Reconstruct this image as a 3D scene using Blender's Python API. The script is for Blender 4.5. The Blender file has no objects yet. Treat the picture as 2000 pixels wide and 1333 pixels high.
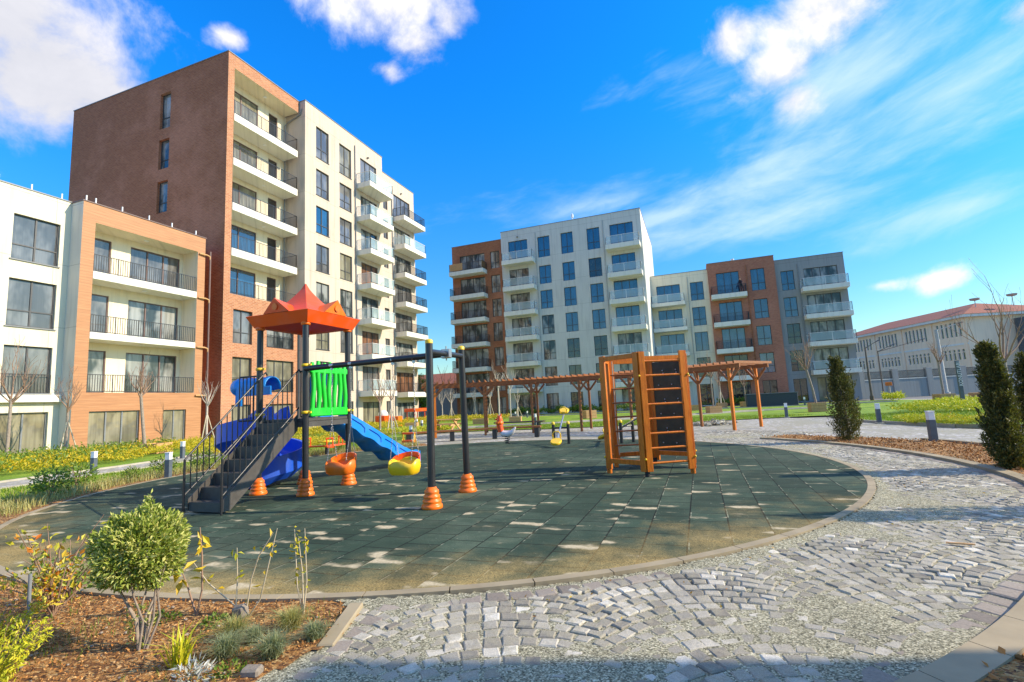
import bpy, math, random
import numpy as np
from mathutils import Vector, Matrix
sc = bpy.context.scene
COL = sc.collection
rad = math.radians
# ------------------------------------------------------------------ camera
cam = bpy.data.cameras.new("camera"); camo = bpy.data.objects.new("camera", cam); COL.objects.link(camo)
cam.sensor_width = 36; cam.lens = 17.497; cam.clip_start = .05; cam.clip_end = 3000
_r = Vector((0.935354, 0.350248, -0.049394)); _u = Vector((0.089631, -0.099609, 0.990982)); _f = Vector((-0.342169, 0.931346, 0.124563))
camo.matrix_world = Matrix(((_r.x, _u.x, -_f.x, 0), (_r.y, _u.y, -_f.y, 0), (_r.z, _u.z, -_f.z, 1.5), (0, 0, 0, 1)))
sc.camera = camo
# ------------------------------------------------------------------ sun, sky, exposure
SUN_AZ, SUN_EL = 14.7, 31.0           # azimuth measured from +X towards +Y
sv = Vector((math.cos(rad(SUN_AZ))*math.cos(rad(SUN_EL)), math.sin(rad(SUN_AZ))*math.cos(rad(SUN_EL)), math.sin(rad(SUN_EL))))
sl = bpy.data.lights.new("sun", 'SUN'); sl.energy = 4.8; sl.angle = rad(.5); sl.color = (1, .84, .60)
so = bpy.data.objects.new("sun", sl); COL.objects.link(so); so.location = (60, 15, 40)
so.rotation_euler = (-sv).to_track_quat('-Z', 'Y').to_euler()
sc.view_settings.view_transform = 'Standard'; sc.view_settings.look = 'None'
sc.view_settings.exposure = .5; sc.view_settings.gamma = 1
sc.render.engine = 'CYCLES'

class NT:
    """small node-tree writer"""
    def __init__(s, tree): s.t = tree; s.n = tree.nodes; s.l = tree.links
    def new(s, typ, **k):
        n = s.n.new(typ)
        for a, b in k.items(): setattr(n, a, b)
        return n
    def put(s, sock, v):
        if isinstance(v, bpy.types.NodeSocket): s.l.new(v, sock)
        elif v is not None:
            if isinstance(v, (tuple, list)) and len(v) == 3 and sock.type == 'RGBA': v = (*v, 1)
            sock.default_value = v
    def m(s, op, a, b=None, c=None, clamp=False):
        n = s.new('ShaderNodeMath', operation=op, use_clamp=clamp)
        s.put(n.inputs[0], a)
        if b is not None: s.put(n.inputs[1], b)
        if c is not None: s.put(n.inputs[2], c)
        return n.outputs[0]
    def v(s, op, a, b=None):
        n = s.new('ShaderNodeVectorMath', operation=op); s.put(n.inputs[0], a)
        if b is not None: s.put(n.inputs[1], b)
        return n.outputs[0] if op not in ('DOT_PRODUCT', 'LENGTH') else n.outputs['Value']
    def xyz(s, x, y, z=0.0):
        n = s.new('ShaderNodeCombineXYZ'); s.put(n.inputs[0], x); s.put(n.inputs[1], y); s.put(n.inputs[2], z); return n.outputs[0]
    def sep(s, v):
        n = s.new('ShaderNodeSeparateXYZ'); s.put(n.inputs[0], v); return n.outputs
    def noise(s, vec, scale, detail=4, rough=.55, dist=0):
        n = s.new('ShaderNodeTexNoise'); s.put(n.inputs['Vector'], vec); n.inputs['Scale'].default_value = scale
        n.inputs['Detail'].default_value = detail; n.inputs['Roughness'].default_value = rough; n.inputs['Distortion'].default_value = dist
        return n.outputs['Fac']
    def vor(s, vec, scale, feature='F1', out='Distance'):
        n = s.new('ShaderNodeTexVoronoi', feature=feature); s.put(n.inputs['Vector'], vec); n.inputs['Scale'].default_value = scale
        return n.outputs[out]
    def ramp(s, fac, pts, interp='LINEAR'):
        n = s.new('ShaderNodeValToRGB'); r = n.color_ramp; r.interpolation = interp; s.put(n.inputs[0], fac)
        while len(r.elements) < len(pts): r.elements.new(.5)
        for e, (p, c) in zip(r.elements, pts):
            e.position = p; e.color = (*c, 1) if isinstance(c, (tuple, list)) else (c, c, c, 1)
        return n.outputs[0]
    def step(s, x, a, b):
        n = s.new('ShaderNodeMapRange', interpolation_type='SMOOTHSTEP', clamp=True); s.put(n.inputs[0], x)
        n.inputs[1].default_value = a; n.inputs[2].default_value = b; return n.outputs[0]
    def mix(s, f, a, b, mode='MIX'):
        n = s.new('ShaderNodeMix', data_type='RGBA', blend_type=mode); s.put(n.inputs[0], f); s.put(n.inputs[6], a); s.put(n.inputs[7], b)
        return n.outputs[2]
    def pos(s): return s.new('ShaderNodeNewGeometry').outputs['Position']
    def bump(s, h, strength=.5, dist=.02):
        n = s.new('ShaderNodeBump'); s.put(n.inputs['Height'], h); n.inputs['Strength'].default_value = strength; n.inputs['Distance'].default_value = dist
        return n.outputs[0]

def mk(name):
    m = bpy.data.materials.new(name); m.use_nodes = True; t = NT(m.node_tree); b = m.node_tree.nodes['Principled BSDF']; return m, t, b
def setb(t, b, col=None, rough=None, normal=None, metal=None, ior=None, spec=None, coat=None):
    if col is not None: t.put(b.inputs['Base Color'], col)
    if rough is not None: t.put(b.inputs['Roughness'], rough)
    if normal is not None: t.put(b.inputs['Normal'], normal)
    if metal is not None: b.inputs['Metallic'].default_value = metal
    if ior is not None: b.inputs['IOR'].default_value = ior
    if spec is not None: b.inputs['Specular IOR Level'].default_value = spec
    if coat is not None: b.inputs['Coat Weight'].default_value = coat
MAT = {}
def plain(name, c, rough=.6, var=.15, scale=8, metal=0, bump=.1, spec=None, bscale=None):
    m, t, b = mk(name); p = t.new('ShaderNodeTexCoord').outputs['Object']
    n = t.noise(p, scale, 5); c1 = tuple(x*(1-var) for x in c); c2 = tuple(min(1, x*(1+var)) for x in c)
    col = t.ramp(n, [(.3, c1), (.7, c2)])
    n2 = t.noise(p, bscale or scale*6, 4)
    setb(t, b, col, t.m('ADD', t.m('MULTIPLY', n2, .2), rough-.1), t.bump(n2, bump, .004), metal, spec=spec)
    MAT[name] = m; return m
# ---- world: Nishita sky with clouds laid out by compass direction and elevation
w = bpy.data.worlds.new("World"); sc.world = w; w.use_nodes = True
t = NT(w.node_tree); bg = w.node_tree.nodes['Background']
sky = t.new('ShaderNodeTexSky'); sky.sky_type = 'NISHITA'; sky.sun_disc = False
sky.sun_elevation = rad(SUN_EL); sky.sun_rotation = rad(90-SUN_AZ); sky.altitude = 100; sky.air_density = 1; sky.dust_density = .6; sky.ozone_density = 2.5
D = t.v('NORMALIZE', t.new('ShaderNodeTexCoord').outputs['Generated'])
dx, dy, dz = t.sep(D)
az = t.m('MULTIPLY', t.m('ARCTAN2', dx, dy), 57.2958); el = t.m('MULTIPLY', t.m('ARCSINE', dz), 57.2958)
wob = t.m('SUBTRACT', t.noise(D, 6.5, 9, .62, .25), .5); wob2 = t.m('SUBTRACT', t.noise(t.v('ADD', D, (3.1, 1.7, 5.2)), 2.6, 4, .55), .5)
def blob(a0, e0, sx, sy, phi=0):
    c, s_ = math.cos(rad(phi)), math.sin(rad(phi))
    a = t.m('MULTIPLY', t.m('SUBTRACT', az, a0), .83); e = t.m('SUBTRACT', el, e0)
    p = t.m('ADD', t.m('MULTIPLY', a, c), t.m('MULTIPLY', e, s_)); q = t.m('SUBTRACT', t.m('MULTIPLY', e, c), t.m('MULTIPLY', a, s_))
    return t.m('SUBTRACT', 1.0, t.m('SQRT', t.m('ADD', t.m('POWER', t.m('DIVIDE', p, sx), 2.0), t.m('POWER', t.m('DIVIDE', q, sy), 2.0))))
def union(L):
    o = L[0]
    for x in L[1:]: o = t.m('MAXIMUM', o, x)
    return o
cum = union([blob(-69, 33, 11, 7.0, -25), blob(-64.5, 28.5, 8, 5.4), blob(-72, 26, 8, 5), blob(-33, 41.5, 9.5, 6.2), blob(-30, 38.0, 6.2, 3.9), blob(-33.5, 35.4, 2.6, 2.0), blob(-26, 40, 4, 3), blob(-50.4, 35.6, 2.0, 1.2),
             blob(15.5, 33.4, 8.6, 4.8, -10), blob(11.5, 30.5, 5.0, 4.2, 20), blob(7.0, 34.5, 3.6, 3.0), blob(12.0, 27.6, 3.0, 3.2),
             blob(17.3, 9.1, 2.0, .95), blob(21.2, 8.9, 2.4, 1.3), blob(30, 27.5, 3.5, 1.8), blob(60, 25, 12, 6), blob(120, 30, 14, 7), blob(-130, 28, 16, 8), blob(175, 24, 15, 6)])
cf = t.m('ADD', t.m('MULTIPLY', cum, .85), t.m('MULTIPLY', wob, 2.6)); cf = t.m('ADD', cf, t.m('MULTIPLY', wob2, 1.5))
cfac = t.step(cf, .02, .85)
# unseen cloud cover added overhead, out of frame, as neutral fill light
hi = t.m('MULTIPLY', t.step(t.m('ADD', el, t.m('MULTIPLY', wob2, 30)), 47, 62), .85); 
# streaky high cloud rising to the right
ph = rad(14)
sa = t.m('ADD', t.m('MULTIPLY', az, math.cos(ph)*.8), t.m('MULTIPLY', el, math.sin(ph))); sb = t.m('SUBTRACT', t.m('MULTIPLY', el, math.cos(ph)), t.m('MULTIPLY', az, math.sin(ph)*.8))
st = t.noise(t.xyz(t.m('MULTIPLY', sa, .06), t.m('MULTIPLY', sb, .13), 2.3), 1.0, 8, .58, .4)
st2 = t.noise(t.xyz(t.m('MULTIPLY', sa, .16), t.m('MULTIPLY', sb, .5), 7.7), 1.0, 7, .65, .6)
cir = union([blob(6, 21.5, 21, 4.6, 4), blob(9, 17.3, 17, 2.6, 3), blob(23, 14.5, 11, 2.6, 4), blob(24, 23, 12, 6, 12), blob(0, 17, 10, 3), blob(-8, 21.8, 9, 2.2, 8), blob(-3, 19.5, 12, 3, 6), blob(16, 28, 14, 5, 0), blob(75, 20, 30, 8)])
cc = t.m('ADD', t.m('MULTIPLY', cir, .65), t.m('ADD', t.m('MULTIPLY', t.m('SUBTRACT', st, .5), 2.2), t.m('MULTIPLY', t.m('SUBTRACT', st2, .5), .7)))
cirf = t.m('MULTIPLY', t.step(cc, -.1, 1.1), .72)
hs = t.new('ShaderNodeHueSaturation'); hs.inputs['Saturation'].default_value = 1.3; hs.inputs['Value'].default_value = 1.0; t.put(hs.inputs['Color'], sky.outputs[0])
tint = t.mix(t.step(el, 0, 36), (1.15, 1.32, 1.18), (.22, 1.85, 2.75)); skyc = t.mix(1.0, hs.outputs[0], tint, 'MULTIPLY')
shade = t.m('ADD', t.m('MULTIPLY', wob, 2.2), t.m('ADD', t.m('MULTIPLY', wob2, 1.2), .56), clamp=True)
shade = t.m('MAXIMUM', shade, t.m('SUBTRACT', 1.0, t.step(el, 9, 15))); shade = t.m('MULTIPLY', shade, t.m('ADD', t.m('MULTIPLY', t.step(t.m('ADD', el, t.m('MULTIPLY', az, .35)), 6, 22), .7), .3))
cloudc = t.mix(shade, (4.3, 4.5, 5.2), (9.8, 9.4, 9.5))
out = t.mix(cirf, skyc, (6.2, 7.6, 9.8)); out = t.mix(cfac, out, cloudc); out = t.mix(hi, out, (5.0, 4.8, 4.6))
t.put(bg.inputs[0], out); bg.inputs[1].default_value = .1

# ------------------------------------------------------------------ materials
def brickmat(name, c1, c2, mort, stain=.25):
    m, t, b = mk(name); x, y, z = t.sep(t.pos()); uv = t.xyz(t.m('ADD', x, y), z)
    n = t.new('ShaderNodeTexBrick'); t.put(n.inputs['Vector'], uv); n.inputs['Color1'].default_value = (*c1, 1); n.inputs['Color2'].default_value = (*c2, 1); n.inputs['Mortar'].default_value = (*mort, 1)
    n.inputs['Scale'].default_value = 1; n.inputs['Brick Width'].default_value = .29; n.inputs['Row Height'].default_value = .105; n.inputs['Mortar Size'].default_value = .014; n.inputs['Bias'].default_value = -.1; n.inputs['Mortar Smooth'].default_value = .2
    big = t.noise(uv, .16, 6, .65); fine = t.noise(t.v('MULTIPLY', uv, (.35, 1, 1)), 9, 4, .7)
    col = t.mix(t.m('MULTIPLY', t.step(big, .44, .64), stain), n.outputs[0], tuple(min(1, v*1.25+.1) for v in c2))
    col = t.mix(.35, col, t.ramp(fine, [(.3, .35), (.7, 1.35)]), 'MULTIPLY')
    setb(t, b, col, .85, t.bump(n.outputs['Fac'], -.6, .012)); MAT[name] = m
brickmat('brick', (.38, .135, .055), (.50, .21, .095), (.46, .30, .20))
brickmat('brick_dark', (.30, .078, .022), (.40, .125, .042), (.36, .20, .12), .45)
brickmat('brick_red', (.36, .10, .05), (.45, .15, .075), (.36, .24, .18), .3)
def rendermat(name, c, joint=True):
    m, t, b = mk(name); x, y, z = t.sep(t.pos()); u = t.m('ADD', x, y); uv = t.xyz(u, z)
    n1 = t.noise(uv, .35, 5); drip = t.noise(t.xyz(t.m('MULTIPLY', u, 3), t.m('MULTIPLY', z, .25)), 1, 4)
    col = t.mix(t.m('MULTIPLY', t.step(drip, .45, .75), .42), c, tuple(v*.62 for v in c))
    col = t.mix(.5, col, t.ramp(n1, [(.3, .88), (.7, 1.06)]), 'MULTIPLY')
    if joint:
        n = t.new('ShaderNodeTexBrick', offset=0); t.put(n.inputs['Vector'], t.v('ADD', uv, (.3, .12, 0))); n.inputs['Color1'].default_value = n.inputs['Color2'].default_value = (1, 1, 1, 1); n.inputs['Mortar'].default_value = (.55, .55, .55, 1)
        n.inputs['Scale'].default_value = 1; n.inputs['Brick Width'].default_value = 3.05; n.inputs['Row Height'].default_value = 3.36; n.inputs['Mortar Size'].default_value = .012
        col = t.mix(1.0, col, n.outputs[0], 'MULTIPLY')
    setb(t, b, col, .9, t.bump(t.noise(uv, 60, 3), .15, .004)); MAT[name] = m
rendermat('render_cream', (.58, .485, .395)); rendermat('render_white', (.76, .69, .54)); rendermat('render_pale', (.60, .60, .56)); rendermat('render_grey', (.28, .29, .29)); rendermat('render_loggia', (.82, .72, .54), False)
rendermat('render_school', (.92, .70, .48), False); rendermat('render_wall', (.27, .28, .27)); rendermat('slab_white', (.76, .74, .66), False)
def woodclad(name, c1, c2, plank=.14):
    m, t, b = mk(name); x, y, z = t.sep(t.pos()); u = t.m('ADD', x, y)
    f = t.m('FRACT', t.m('DIVIDE', z, plank)); idx = t.m('FLOOR', t.m('DIVIDE', z, plank))
    g = t.noise(t.xyz(t.m('MULTIPLY', u, .8), t.m('MULTIPLY', z, 14), t.m('MULTIPLY', idx, 3.7)), 1.2, 5, .6)
    col = t.ramp(g, [(.25, c1), (.75, c2)]); gap = t.m('LESS_THAN', f, .06)
    col = t.mix(t.m('MULTIPLY', gap, .55), col, tuple(v*.3 for v in c1))
    setb(t, b, col, .6, t.bump(f, .15, .01)); MAT[name] = m
woodclad('wood_cladding', (.35, .15, .06), (.52, .255, .115), .16)
def woodgrain(name, c1, c2, rough=.5):
    m, t, b = mk(name); p = t.new('ShaderNodeTexCoord').outputs['Object']; x, y, z = t.sep(p)
    g = t.noise(t.xyz(t.m('MULTIPLY', x, 9), t.m('MULTIPLY', y, 9), t.m('MULTIPLY', z, 1.3)), 2.2, 6, .65, .8)
    kn = t.vor(p, 3.2)
    col = t.ramp(g, [(.25, c1), (.72, c2)]); col = t.mix(t.m('MULTIPLY', t.m('LESS_THAN', kn, .07), .7), col, tuple(v*.3 for v in c1))
    setb(t, b, col, rough, t.bump(g, .25, .006)); MAT[name] = m
woodgrain('wood_orange', (.40, .085, .004), (.80, .225, .010), .42); woodgrain('wood_brown', (.19, .06, .015), (.36, .125, .03)); woodgrain('wood_dark', (.09, .05, .035), (.17, .10, .07)); woodgrain('wood_crate', (.45, .24, .09), (.62, .36, .16), .7); woodgrain('wood_stake', (.42, .34, .22), (.60, .52, .38), .8)
def glassmat(name, c, ior=1.9, wave=.02, rough=.03, metal=0.0, lo=None):
    m, t, b = mk(name); p = t.pos(); x, y, z = t.sep(p); u = t.m('ADD', x, y)
    n = t.noise(t.xyz(t.m('MULTIPLY', u, 1.1), t.m('MULTIPLY', z, .45)), 1.0, 3)
    fold = t.noise(t.xyz(t.m('MULTIPLY', u, 6), t.m('MULTIPLY', z, .15)), 1.0, 3)
    c0 = lo or tuple(v*.45 for v in c)
    col = t.mix(t.step(n, .4, .62), c0, c); col = t.mix(.5, col, t.ramp(fold, [(.35, .6), (.65, 1.2)]), 'MULTIPLY')
    setb(t, b, col, rough, t.bump(t.noise(p, .9, 2), wave, .3), metal, ior); MAT[name] = m
glassmat('glass_blue', (.022, .085, .18), 2.2, .03, lo=(.012, .05, .11)); glassmat('glass_dark', (.03, .035, .04), 1.9, .05)
glassmat('glass_beige', (.27, .25, .18), 1.6, .03, lo=(.15, .14, .10)); glassmat('glass_curtain', (.30, .31, .30), 1.6, .05, lo=(.04, .05, .05)); glassmat('glass_grey', (.19, .19, .19), 1.75, .03)
glassmat('glass_brown', (.24, .12, .07), 1.5, .03)
m, t, b = mk('glass_clear'); setb(t, b, (.55, .72, .75), .05, ior=1.5); b.inputs['Alpha'].default_value = .38; MAT['glass_clear'] = m
plain('frame_dark', (.055, .055, .06), .45, .1); plain('frame_grey', (.20, .21, .22), .4, .1); plain('frame_brown', (.15, .09, .08), .5, .1)
plain('metal_dark', (.022, .022, .025), .34, .15, spec=.6); plain('metal_step', (.075, .068, .062), .45, .2); plain('steel', (.5, .5, .5), .35, .1, metal=.8); plain('aluminium', (.65, .66, .66), .4, .05)
def plastic(name, c, rough=.33):
    m, t, b = mk(name); p = t.new('ShaderNodeTexCoord').outputs['Object']
    n = t.noise(p, 3, 5); s = t.noise(p, 45, 4, .7)
    col = t.mix(t.m('MULTIPLY', t.step(n, .42, .75), .3), c, tuple(v*.6+.12 for v in c)); col = t.mix(t.m('MULTIPLY', t.step(s, .62, .75), .12), col, (.45, .40, .32))
    setb(t, b, col, t.m('ADD', t.m('MULTIPLY', s, .25), rough-.08), t.bump(t.noise(p, 120, 2), .06, .002)); MAT[name] = m
plastic('plastic_red', (.90, .09, .003)); plastic('plastic_orange', (.90, .17, .004)); plastic('plastic_yellow', (.88, .55, .01)); plastic('plastic_green', (.01, .62, .03)); plastic('plastic_blue', (.004, .22, .72)); plastic('plastic_navy', (.006, .085, .62)); plastic('plastic_cyan', (.005, .25, .72)); plastic('plastic_white', (.75, .68, .66))
plain('concrete', (.42, .38, .30), .9, .14, 3, bump=.4); plain('concrete_tan', (.33, .27, .175), .9, .2, 2, bump=.4); plain('rubber', (.02, .02, .02), .8); plain('white_paint', (.8, .8, .8), .5, .05); plain('bollard_grey', (.10, .12, .14), .5); plain('board_dark', (.055, .055, .035), .7, .3, 5, bump=.3)
plain('roof_tile', (.30, .10, .055), .8, .3, 6); plain('cabinet', (.035, .045, .06), .6); plain('bark', (.30, .24, .19), .9, .3, 20, bump=.6); plain('bark_pale', (.48, .42, .36), .9, .2, 20, bump=.5); plain('twig', (.30, .19, .13), .8, .25); plain('skin', (.5, .28, .2), .6); plain('cloth_dark', (.02, .018, .035), .9); plain('hair', (.07, .03, .015), .8)
plain('asphalt', (.16, .16, .17), .9, .15, 1.5); plain('street_tree_lamp', (.12, .09, .07), .5); plain('lamp_concrete', (.42, .42, .40), .9); plain('soil', (.16, .09, .045), 1, .35, 7, bump=.8)
def leafmat(name, c1, c2, c3, trans=.25, rough=.5):
    m, t, b = mk(name)
    r = t.new('ShaderNodeNewGeometry').outputs['Random Per Island']
    col = t.ramp(r, [(0, c1), (.5, c2), (1, c3)])
    setb(t, b, col, rough)
    tr = t.new('ShaderNodeBsdfTranslucent'); t.put(tr.inputs[0], t.mix(.4, col, (.35, .45, .02))); mx = t.new('ShaderNodeMixShader'); mx.inputs[0].default_value = trans
    o = m.node_tree.nodes['Material Output']; t.l.new(b.outputs[0], mx.inputs[1]); t.l.new(tr.outputs[0], mx.inputs[2]); t.l.new(mx.outputs[0], o.inputs[0]); MAT[name] = m
leafmat('leaf_variegated', (.12, .19, .02), (.38, .45, .07), (.72, .68, .24)); leafmat('leaf_dark', (.02, .035, .008), (.045, .06, .016), (.09, .085, .03), .15)
leafmat('leaf_conifer', (.020, .028, .006), (.065, .07, .014), (.24, .20, .04), .15); leafmat('leaf_yellow', (.34, .36, .02), (.58, .48, .02), (.66, .42, .015)); leafmat('leaf_green', (.06, .13, .012), (.13, .22, .02), (.26, .32, .04))
leafmat('leaf_lime', (.34, .42, .02), (.56, .56, .03), (.76, .66, .04)); leafmat('leaf_rose', (.30, .34, .03), (.62, .52, .04), (.66, .14, .02)); leafmat('grass', (.10, .19, .01), (.20, .32, .015), (.36, .44, .03)); leafmat('grass_dry', (.36, .33, .10), (.50, .44, .16), (.20, .26, .08))
leafmat('grass_blue', (.16, .22, .12), (.26, .30, .16), (.40, .40, .20)); leafmat('litter', (.24, .10, .022), (.46, .20, .05), (.60, .38, .17), 0, .8); leafmat('leaf_silver', (.45, .48, .44), (.55, .56, .52), (.62, .62, .60)); leafmat('leaf_orange', (.45, .15, .02), (.60, .30, .03), (.55, .42, .05))

# ------------------------------------------------------------------ mesh building
class MB:
    def __init__(s): s.v = []; s.f = []; s.mi = []; s.sm = []
    def add(s, vs, fs, mi=0, sm=False):
        o = len(s.v); s.v.extend([tuple(map(float, p)) for p in vs]); s.f.extend([tuple(o+i for i in f) for f in fs]); s.mi.extend([mi]*len(fs)); s.sm.extend([sm]*len(fs)); return s
    def quads(s, A, mi=0, sm=False):
        A = np.asarray(A, float); n, k = A.shape[:2]; o = len(s.v); s.v.extend(map(tuple, A.reshape(-1, 3).tolist()))
        s.f.extend(map(tuple, (np.arange(n*k).reshape(n, k)+o).tolist())); s.mi.extend([mi]*n); s.sm.extend([sm]*n)
    def box(s, x0, x1, y0, y1, z0, z1, mi=0, bev=0):
        if x0 > x1: x0, x1 = x1, x0
        if y0 > y1: y0, y1 = y1, y0
        if bev:
            c = ((x0+x1)/2, (y0+y1)/2, (z0+z1)/2); return s.obox(c, (1, 0, 0), (0, 1, 0), (0, 0, 1), ((x1-x0)/2, (y1-y0)/2, (z1-z0)/2), mi, bev)
        V = [(x, y, z) for z in (z0, z1) for y in (y0, y1) for x in (x0, x1)]
        return s.add(V, [(0, 2, 3, 1), (4, 5, 7, 6), (0, 1, 5, 4), (2, 6, 7, 3), (0, 4, 6, 2), (1, 3, 7, 5)], mi)
    def obox(s, c, ax, ay, az_, h, mi=0, bev=0):
        c = Vector(c); A = [Vector(ax).normalized(), Vector(ay).normalized(), Vector(az_).normalized()]
        if not bev:
            V = [c+A[0]*(sx*h[0])+A[1]*(sy*h[1])+A[2]*(sz*h[2]) for sz in (-1, 1) for sy in (-1, 1) for sx in (-1, 1)]
            return s.add(V, [(0, 2, 3, 1), (4, 5, 7, 6), (0, 1, 5, 4), (2, 6, 7, 3), (0, 4, 6, 2), (1, 3, 7, 5)], mi)
        V = []; idx = {}
        for sx in (-1, 1):
            for sy in (-1, 1):
                for sz in (-1, 1):
                    for k in range(3):
                        q = [sx*(h[0]-(bev if k != 0 else 0)), sy*(h[1]-(bev if k != 1 else 0)), sz*(h[2]-(bev if k != 2 else 0))]
                        idx[(sx, sy, sz, k)] = len(V); V.append(c+A[0]*q[0]+A[1]*q[1]+A[2]*q[2])
        F = []
        for k in range(3):
            a, b_ = [i for i in range(3) if i != k]
            for sg in (-1, 1):
                L = []
                for (p, q) in ((-1, -1), (1, -1), (1, 1), (-1, 1)):
                    t3 = [0, 0, 0]; t3[k] = sg; t3[a] = p; t3[b_] = q; L.append(idx[(*t3, k)])
                F.append(tuple(L if (sg > 0) == (k != 1) else L[::-1]))
        for k in range(3):
            a, b_ = [i for i in range(3) if i != k]
            for p in (-1, 1):
                for q in (-1, 1):
                    def g(sg, kk): t3 = [0, 0, 0]; t3[k] = sg; t3[a] = p; t3[b_] = q; return idx[(*t3, kk)]
                    F.append((g(-1, a), g(1, a), g(1, b_), g(-1, b_)))
        for sx in (-1, 1):
            for sy in (-1, 1):
                for sz in (-1, 1): F.append(tuple(idx[(sx, sy, sz, k)] for k in range(3)))
        return s.add(V, F, mi)
    def bar(s, p0, p1, w_, d, up=(0, 0, 1), mi=0, bev=0):
        p0, p1 = Vector(p0), Vector(p1); z = (p1-p0); L = z.length/2; z.normalize(); u = Vector(up)
        if abs(z.dot(u)) > .98: u = Vector((1, 0, 0))
        x = u.cross(z).normalized(); y = z.cross(x)
        return s.obox((p0+p1)/2, x, y, z, (w_/2, d/2, L), mi, bev)
    def tube(s, pts, r, n=8, mi=0, cap=True, sm=True):
        pts = [Vector(p) for p in pts]; R = r if isinstance(r, (list, tuple)) else [r]*len(pts); V = []; F = []
        pd = None
        for i, p in enumerate(pts):
            d = (pts[min(i+1, len(pts)-1)]-pts[max(i-1, 0)]).normalized()
            if pd is None:
                u = Vector((0, 0, 1)) if abs(d.z) < .9 else Vector((1, 0, 0)); x = u.cross(d).normalized()
            else: x = (x-d*x.dot(d)); x = x.normalized() if x.length > 1e-6 else Vector((1, 0, 0))
            pd = d; y = d.cross(x)
            for k in range(n):
                a = 2*math.pi*k/n; V.append(p+x*(R[i]*math.cos(a))+y*(R[i]*math.sin(a)))
        for i in range(len(pts)-1):
            for k in range(n): F.append((i*n+k, i*n+(k+1) % n, (i+1)*n+(k+1) % n, (i+1)*n+k))
        s.add(V, F, mi, sm)
        if cap: s.add([V[k] for k in range(n)], [tuple(range(n))[::-1]], mi); s.add([V[-n+k] for k in range(n)], [tuple(range(n))], mi)
        return s
    def lathe(s, c, prof, n=20, mi=0, sm=True, cap=True):
        V = []; F = []; c = Vector(c)
        for (r, z) in prof:
            for k in range(n): a = 2*math.pi*k/n; V.append((c.x+r*math.cos(a), c.y+r*math.sin(a), c.z+z))
        for i in range(len(prof)-1):
            for k in range(n): F.append((i*n+k, i*n+(k+1) % n, (i+1)*n+(k+1) % n, (i+1)*n+k))
        s.add(V, F, mi, sm)
        if cap: s.add(V[:n], [tuple(range(n))[::-1]], mi); s.add(V[-n:], [tuple(range(n))], mi)
        return s
    def ball(s, c, r, n=10, mi=0, sz=1):
        prof = [(max(1e-3, r*math.sin(math.pi*i/n)), -r*sz*math.cos(math.pi*i/n)) for i in range(n+1)]; return s.lathe(c, prof, n+4, mi, True, False)
    def poly(s, pts, z, mi=0): return s.add([(p[0], p[1], z) for p in pts], [tuple(range(len(pts)))], mi)
    def mesh(s, name, mats, off=(0, 0, 0)):
        me = bpy.data.meshes.new(name); V = np.array(s.v, float)-np.array(off) if s.v else np.zeros((0, 3))
        me.from_pydata(V.tolist(), [], s.f)
        for m in (mats if isinstance(mats, (list, tuple)) else [mats]): me.materials.append(MAT[m])
        me.polygons.foreach_set('material_index', s.mi); me.polygons.foreach_set('use_smooth', s.sm); me.update(); return me
    def build(s, name, mats, parent=None, local=False):
        """local=False: vertices are world coordinates, re-based on the parent's place"""
        off = (0, 0, 0)
        if parent is not None and not local: off = parent['_loc'][:] if '_loc' in parent.keys() else (0, 0, 0)
        o = bpy.data.objects.new(name, s.mesh(name, mats, off)); COL.objects.link(o)
        if parent is not None:
            o.parent = parent
            if not local and '_loc' in parent.keys(): o['_loc'] = list(off)
        return o
ALL = []
def thing(name, label, cat, loc=(0, 0, 0), group=None):
    o = bpy.data.objects.new(name, None); COL.objects.link(o); o.location = loc; o['_loc'] = list(map(float, loc)); o.empty_display_size = .3
    o['label'] = label; o['category'] = cat
    if group: o['group'] = group
    ALL.append(o); return o
def tag(o, label, cat, group=None, kind=None):
    o['label'] = label; o['category'] = cat
    if group: o['group'] = group
    if kind: o['kind'] = kind
    return o
def struct(o, kind='structure'): o['kind'] = kind; return o
def dup(root, loc, label, rz=0, scale=1, cat=None):
    def cp(o, par):
        c = o.copy(); COL.objects.link(c)
        if par is not None: c.parent = par
        for ch in o.children: cp(ch, c)
        return c
    r = cp(root, None); r.location = loc; r.rotation_euler = (0, 0, rz); r.scale = (scale,)*3; r['label'] = label
    return r
def tpos(o, *k): pass
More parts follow.
